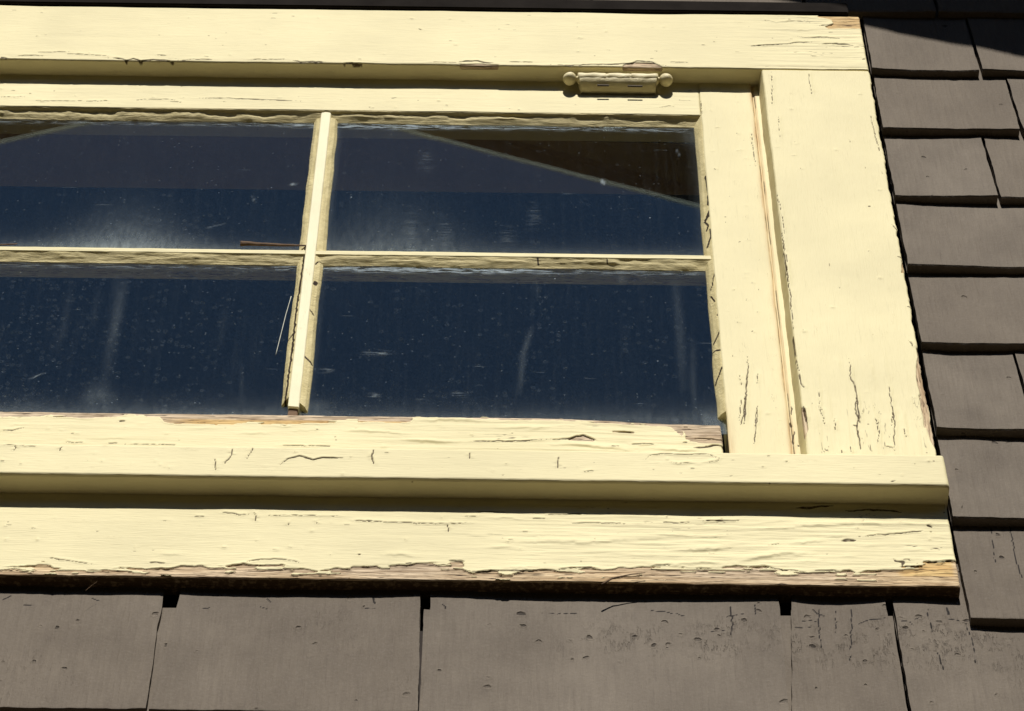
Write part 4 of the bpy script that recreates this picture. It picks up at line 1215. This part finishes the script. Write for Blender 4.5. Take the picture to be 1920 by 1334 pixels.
def up_right(X, Z, haze, drop, line):
    zb = MZ1 + .013
    h = np.clip(Z - zb, 0, 1)
    lft = np.exp(-((X + .12) / .07) ** 2)
    haze += np.exp(-h / (.010 + .025 * lft)) * (.12 + .16 * lft) + .03 * lft * np.clip(1 - h / .12, 0, 1)
    for q in (((430, 540), (440, 680)), ((590, 560), (600, 690)), ((1015, 500), (1010, 600)), ((500, 230), (500, 330)), ((890, 600), (890, 690))):
        streak(X, Z, line, G3(*q), 6, .16)
    edge_glare(X, Z, GL_T, line, lambda x: .7 + 1.3 * sstep(-.02, -.13, x))
    streak(X, Z, haze, G3((1335, 372), (1345, 395)), 1.6, 1.0)
    streak(X, Z, haze, G3((1690, 230), (1700, 258)), .7, .5)
    haze += .05 * np.exp(-((X - .1832) / .006) ** 2) + .10 * np.exp(-((X + .181) / .004) ** 2)
    haze += .10 * np.exp(-((X - .181) / .012) ** 2 - ((Z - 4.302) / .014) ** 2)


def lo_left(X, Z, haze, drop, line):
    h = np.clip(Z - RT - .012, 0, 1)
    haze += np.exp(-h / .011) * (.20 + .05 * fbm(X * 30, Z * 0, 3, 3))
    for q, w, a in (((690, 220), (660, 500), (600, 900)), 4.5, .055), (((725, 240), (690, 420), (650, 620)), 3.5, .085), (((410, 250), (370, 520), (330, 640)), 3.5, .035), (((570, 280), (540, 500)), 3, .03), (((1310, 400), (1280, 620)), 3, .025), (((560, 850), (520, 950)), 9, .10), \
            (((600, 880), (620, 960)), 10, .08), (((1400, 700), (1405, 960)), 2, .04):
        streak(X, Z, haze, G4(*q), w, a)
    streak(X, Z, haze, G4((1365, 205), (1380, 190)), 2.5, .10)
    streak(X, Z, haze, G4((165, 810), (260, 772)), .7, .45)
    drop += np.exp(-((X + .435 - (Z - 3.95) * .18) / .045) ** 2) * .9 + .5 * np.exp(-((X + .32) / .05) ** 2) + .1
    edge_glare(X, Z, MZ0 - .0100, line, lambda x: .35 + .5 * sstep(-.25, -.21, x))


def lo_right(X, Z, haze, drop, line):
    h = np.clip(Z - RT - .012, 0, 1)
    haze += np.exp(-h / .012) * (.16 + .20 * np.exp(-((X - .18) / .012) ** 2) + .06 * fbm(X * 30, Z * 0, 3, 5))
    haze += .10 * np.exp(-((X + .172) / .010) ** 2 - ((h - .010) / .010) ** 2)
    haze += .05 * np.exp(-((X + .181) / .004) ** 2)
    for q, w, a in (((1000, 375), (965, 480), (945, 660)), 2.5, .12), (((1610, 150), (1630, 330), (1650, 640)), 4, .075), (((1690, 430), (1690, 600), (1705, 730)), 3, .06), (((1385, 150), (1388, 185)), 4, .10), (((1015, 150), (1025, 260)), 1.5, .06):
        streak(X, Z, haze, G5(*q), w, a)
    for q in (((285, 485), (395, 485)), ((95, 560), (135, 560)), ((520, 685), (550, 685)), ((670, 660), (712, 668)), ((310, 665), (340, 665))):
        streak(X, Z, line, G5(*q), 3, .5)
    for q in (((1045, 190), (1060, 330), (1075, 460)), ((1000, 380), (1010, 520), (995, 700)), ((1390, 190), (1400, 400), (1420, 560)), ((1455, 370), (1460, 480)), ((1580, 330), (1570, 620)), ((1615, 350), (1610, 700))):
        streak(X, Z, drop, G5(*q), 5, .9)
    drop += .10
    edge_glare(X, Z, MZ0 - .0100, line, lambda x: .5 + 1.5 * sstep(.06, -.02, x))


for i, (a, c) in enumerate(cols):
    pane(a - .004 if i == 0 else a - .001, c + (.002 if i < 2 else .004), MZ1 + .0005, GL_T + .006, i > 0, (None, up_left, up_right)[i])
    pane(a - .004 if i == 0 else a - .001, c + (.002 if i < 2 else .004), RT - .010, MZ0 - .0005, i > 0, (None, lo_left, lo_right)[i])


# hinges: painted butt hinges with ball tips under the head casing
def lathe(name, x_r, cy, cz, seg=28, seed=0):
    """turned about an axis along x: list of (x, radius)"""
    xr = np.array(x_r)
    th = np.linspace(0, 2 * np.pi, seg, endpoint=False)
    R = xr[:, 1][:, None] * (1 + .035 * np.sin(3 * th + xr[:, :1] * 300) * (xr[:, 1][:, None] > .002))
    V = np.stack([np.broadcast_to(xr[:, :1], R.shape), cy + R * np.cos(th), cz + R * np.sin(th)], 2)
    m, s_ = R.shape
    idx = np.arange(m * s_).reshape(m, s_)
    nx = np.roll(idx, -1, 1)
    Q = np.stack([idx[:-1], idx[1:], nx[1:], nx[:-1]], 2).reshape(-1, 4)
    return raw_mesh(name, V.reshape(-1, 3), Q, True)


def hinge(x0, x1, first):
    cy, cz, rb = -.0212, 4.3855, .0062
    dp = .0045
    # leaf folded down onto the sash
    n = 40
    prof = [(.0186, cz + .001), (.0257, cz - .0018), (.0252, cz - .0055), (.0226, cz - .0088), (.0192, cz - .0116), (.0152, cz - .0134), (.0112, cz - .0142)]
    xs = np.linspace(x0 + .001, x1 - .001, n)
    flare = np.linspace(.0, .0035, len(prof))
    V = []
    for i, x in enumerate(xs):
        u = (i / (n - 1) - .5) * 2
        for k, (p, z) in enumerate(prof):
            V.append((x - u * flare[k] * .6, -p + .00012 * math.sin(i * .9 + k), z + .0001 * math.sin(i * 1.3)))
    m = len(prof)
    V = np.array(V)
    Bk = V.copy()
    Bk[:, 1] = -.0105
    nn = n * m
    idx = np.arange(nn).reshape(n, m)
    Q = [grid_quads(n, m)[:, ::-1]]
    for lp in (idx[:, 0], idx[-1, :], idx[::-1, -1], idx[0, ::-1]):
        Q.append(np.stack([lp[:-1], lp[:-1] + nn, lp[1:] + nn, lp[1:]], 1))
    leaf = link('hinge', raw_mesh('hinge', np.concatenate([V, Bk]), np.concatenate(Q), True), HINGE_P, sash)
    sub('barrel', lathe('barrel', [(x0, .0005), (x0, rb * .85), (x0 + .001, rb)] + [(x0 + .001 + (x1 - x0 - .002) * t, rb * (1 + .015 * math.sin(t * 40) - .13 * math.exp(-((t - .36) / .014) ** 2) - .10 * math.exp(-((t - .66) / .014) ** 2))) for t in np.linspace(.03, .97, 64)] + [(x1 - .001, rb), (x1, rb * .85), (x1, .0005)], cy, cz), HINGE_P, leaf)
    for s, xe in ((-1, x0), (1, x1)):
        pr = [(xe, .0030), (xe + s * .0022, .0026)]
        c = xe + s * .0082
        pr += [(c - s * 0.0071 * math.cos(t), max(.0004, 0.0071 * math.sin(t))) for t in np.linspace(.42, math.pi, 14)]
        if s < 0:
            pr = pr[::-1]
        sub('ball_tip', lathe('ball_tip', pr, cy, cz - .0004), HINGE_P, leaf)
    if first:
        for xa, xb, py in ((1120, 1142, 157.5), (1177, 1205, 159)):
            a, z = W(xa, py, .0230)
            c, _ = W(xb, py, .0230)
            sub('slot', box_mesh('slot', a, c, -.0221, -.0205, z - .0008, z + .0003), DARK_SLOT, leaf)
    return leaf


hinge(W(1083, 147, .0212)[0], W(1234, 151, .0212)[0], True)
hinge(2 * CX - W(1234, 151, .0212)[0], 2 * CX - W(1083, 147, .0212)[0], False)

# wooden lining of the opening and a bar across it, dim behind the glass
link('head_lining', box_mesh('head_lining', OPL - .02, OPR + .02, .0305, .112, 4.373, 4.392, .001), INNER, frame)
link('inner_bar', box_mesh('inner_bar', OPL - .02, OPR + .02, .032, .0585, 4.120, 4.128, .0008), INNER_BAR, frame)

# ------------------------------------------------------------------ roof overhang: shades the upper right and shows in the panes
roof = empty('gable_roof', (RX, 0, RZ))
tag(roof, 'tan gable roof overhang mirrored in the upper panes', 'roof', kind='thing')
XR, XL = RX + 2.6, RX - 2.6
for s, xe in ((1, XR), (-1, XL)):
    ze = zr(xe)
    q = [(RX, RZ + .02), (xe, ze + .02), (xe, ze + .16), (RX, RZ + .17)]
    link('soffit', prism('soffit', q if s > 0 else q[::-1], -OH + .02, .6), SOFFIT, roof)
    q = [(RX, RZ + .171), (xe, ze + .161), (xe, ze + .185), (RX, RZ + .195)]
    link('roof_covering', prism('roof_covering', q if s > 0 else q[::-1], -OH - .02, .6), ROOFTOP, roof)
    q = [(RX, RZ + .0065), (xe, ze + .0065), (xe, ze + .158), (RX, RZ + .168)]
    link('rake_board', prism('rake_board', q if s > 0 else q[::-1], -OH, -OH + .019), ROOFTOP, roof)
    q = [(RX, RZ), (xe, ze), (xe, ze + .030), (RX, RZ + .030)]
    link('drip_edge', prism('drip_edge', q if s > 0 else q[::-1], -OH - .003, -OH - .001), STRIP, roof)

# ------------------------------------------------------------------ loose things
def twig(name, px, p, r0, r1, mat, label, cat, seed=0, flat=.6):
    pts = []
    for x, y in px:
        a, z = W(x, y, p)
        pts.append((a, -p, z))
    P = np.array(pts)
    n = 16
    t = np.linspace(0, 1, len(P))
    tt = np.linspace(0, 1, n)
    C = np.stack([np.interp(tt, t, P[:, k]) for k in range(3)], 1)
    d = C[-1] - C[0]
    d = d / np.linalg.norm(d)
    a = np.cross(d, (0, 1, 0)); a /= np.linalg.norm(a)
    b_ = np.cross(d, a)
    r = np.random.default_rng(seed)
    th = np.linspace(0, 2 * np.pi, 7, endpoint=False)
    rad = (r0 + (r1 - r0) * tt)[:, None] * (1 + r.normal(0, .10, (n, 7)))
    V = C[:, None, :] + rad[..., None] * (np.cos(th)[None, :, None] * a + flat * np.sin(th)[None, :, None] * b_)
    idx = np.arange(n * 7).reshape(n, 7)
    nx = np.roll(idx, -1, 1)
    Q = np.stack([idx[:-1], nx[:-1], nx[1:], idx[1:]], 2).reshape(-1, 4)
    VV = V.reshape(-1, 3)
    T = [[idx[0, 0], idx[0, k + 1], idx[0, k]] for k in range(1, 6)] + [[idx[-1, 0], idx[-1, k], idx[-1, k + 1]] for k in range(1, 6)]
    me = raw_mesh(name, VV - C[0], Q, True, None, T)
    o = link(name, me, mat)
    o.location = C[0]
    return tag(o, label, cat)


SPL = plain('brown_splinter_wood', (0.06, 0.034, 0.018), (0.17, 0.10, 0.052), 60, .8, .8, (1, 14, 14))
FIB = plain('pale_fibre', (0.55, 0.52, 0.42), (0.75, 0.72, 0.62), 90, .8)
twig('wood_splinter', [(451, 457), (480, 458), (530, 460), (574, 461)], .0085, .0034, .0010, SPL, 'brown wood splinter lying along the level muntin beside the crossing', 'splinter', 1)
twig('wood_splinter', [(-14, 460), (10, 459), (32, 457.5)], .0080, .0014, .0007, SPL, 'short thin brown splinter on the level muntin beneath the hazy pane bottom', 'splinter', 2)
twig('cobweb_thread', [(517, 666), (528, 622), (536, 590), (546, 556)], .0012, .00035, .00035, FIB, 'fine white thread across the rain spotted pane beside the upright muntin', 'thread', 3)
twig('grass_fibre', [(160, 1108), (172, 1098), (182, 1091)],   .031, .00013, .00010, OLD_WOOD, 'tiny pale fibre hanging under the apron above the first wide shingle', 'fibre', 4)
twig('wood_sliver', [(1128, 1096), (1150, 1084), (1180, 1078), (1210, 1074)], .0335, .0010, .0004, SPL, 'thin brown sliver of wood lifting off the lower edge of the apron', 'splinter', 5)
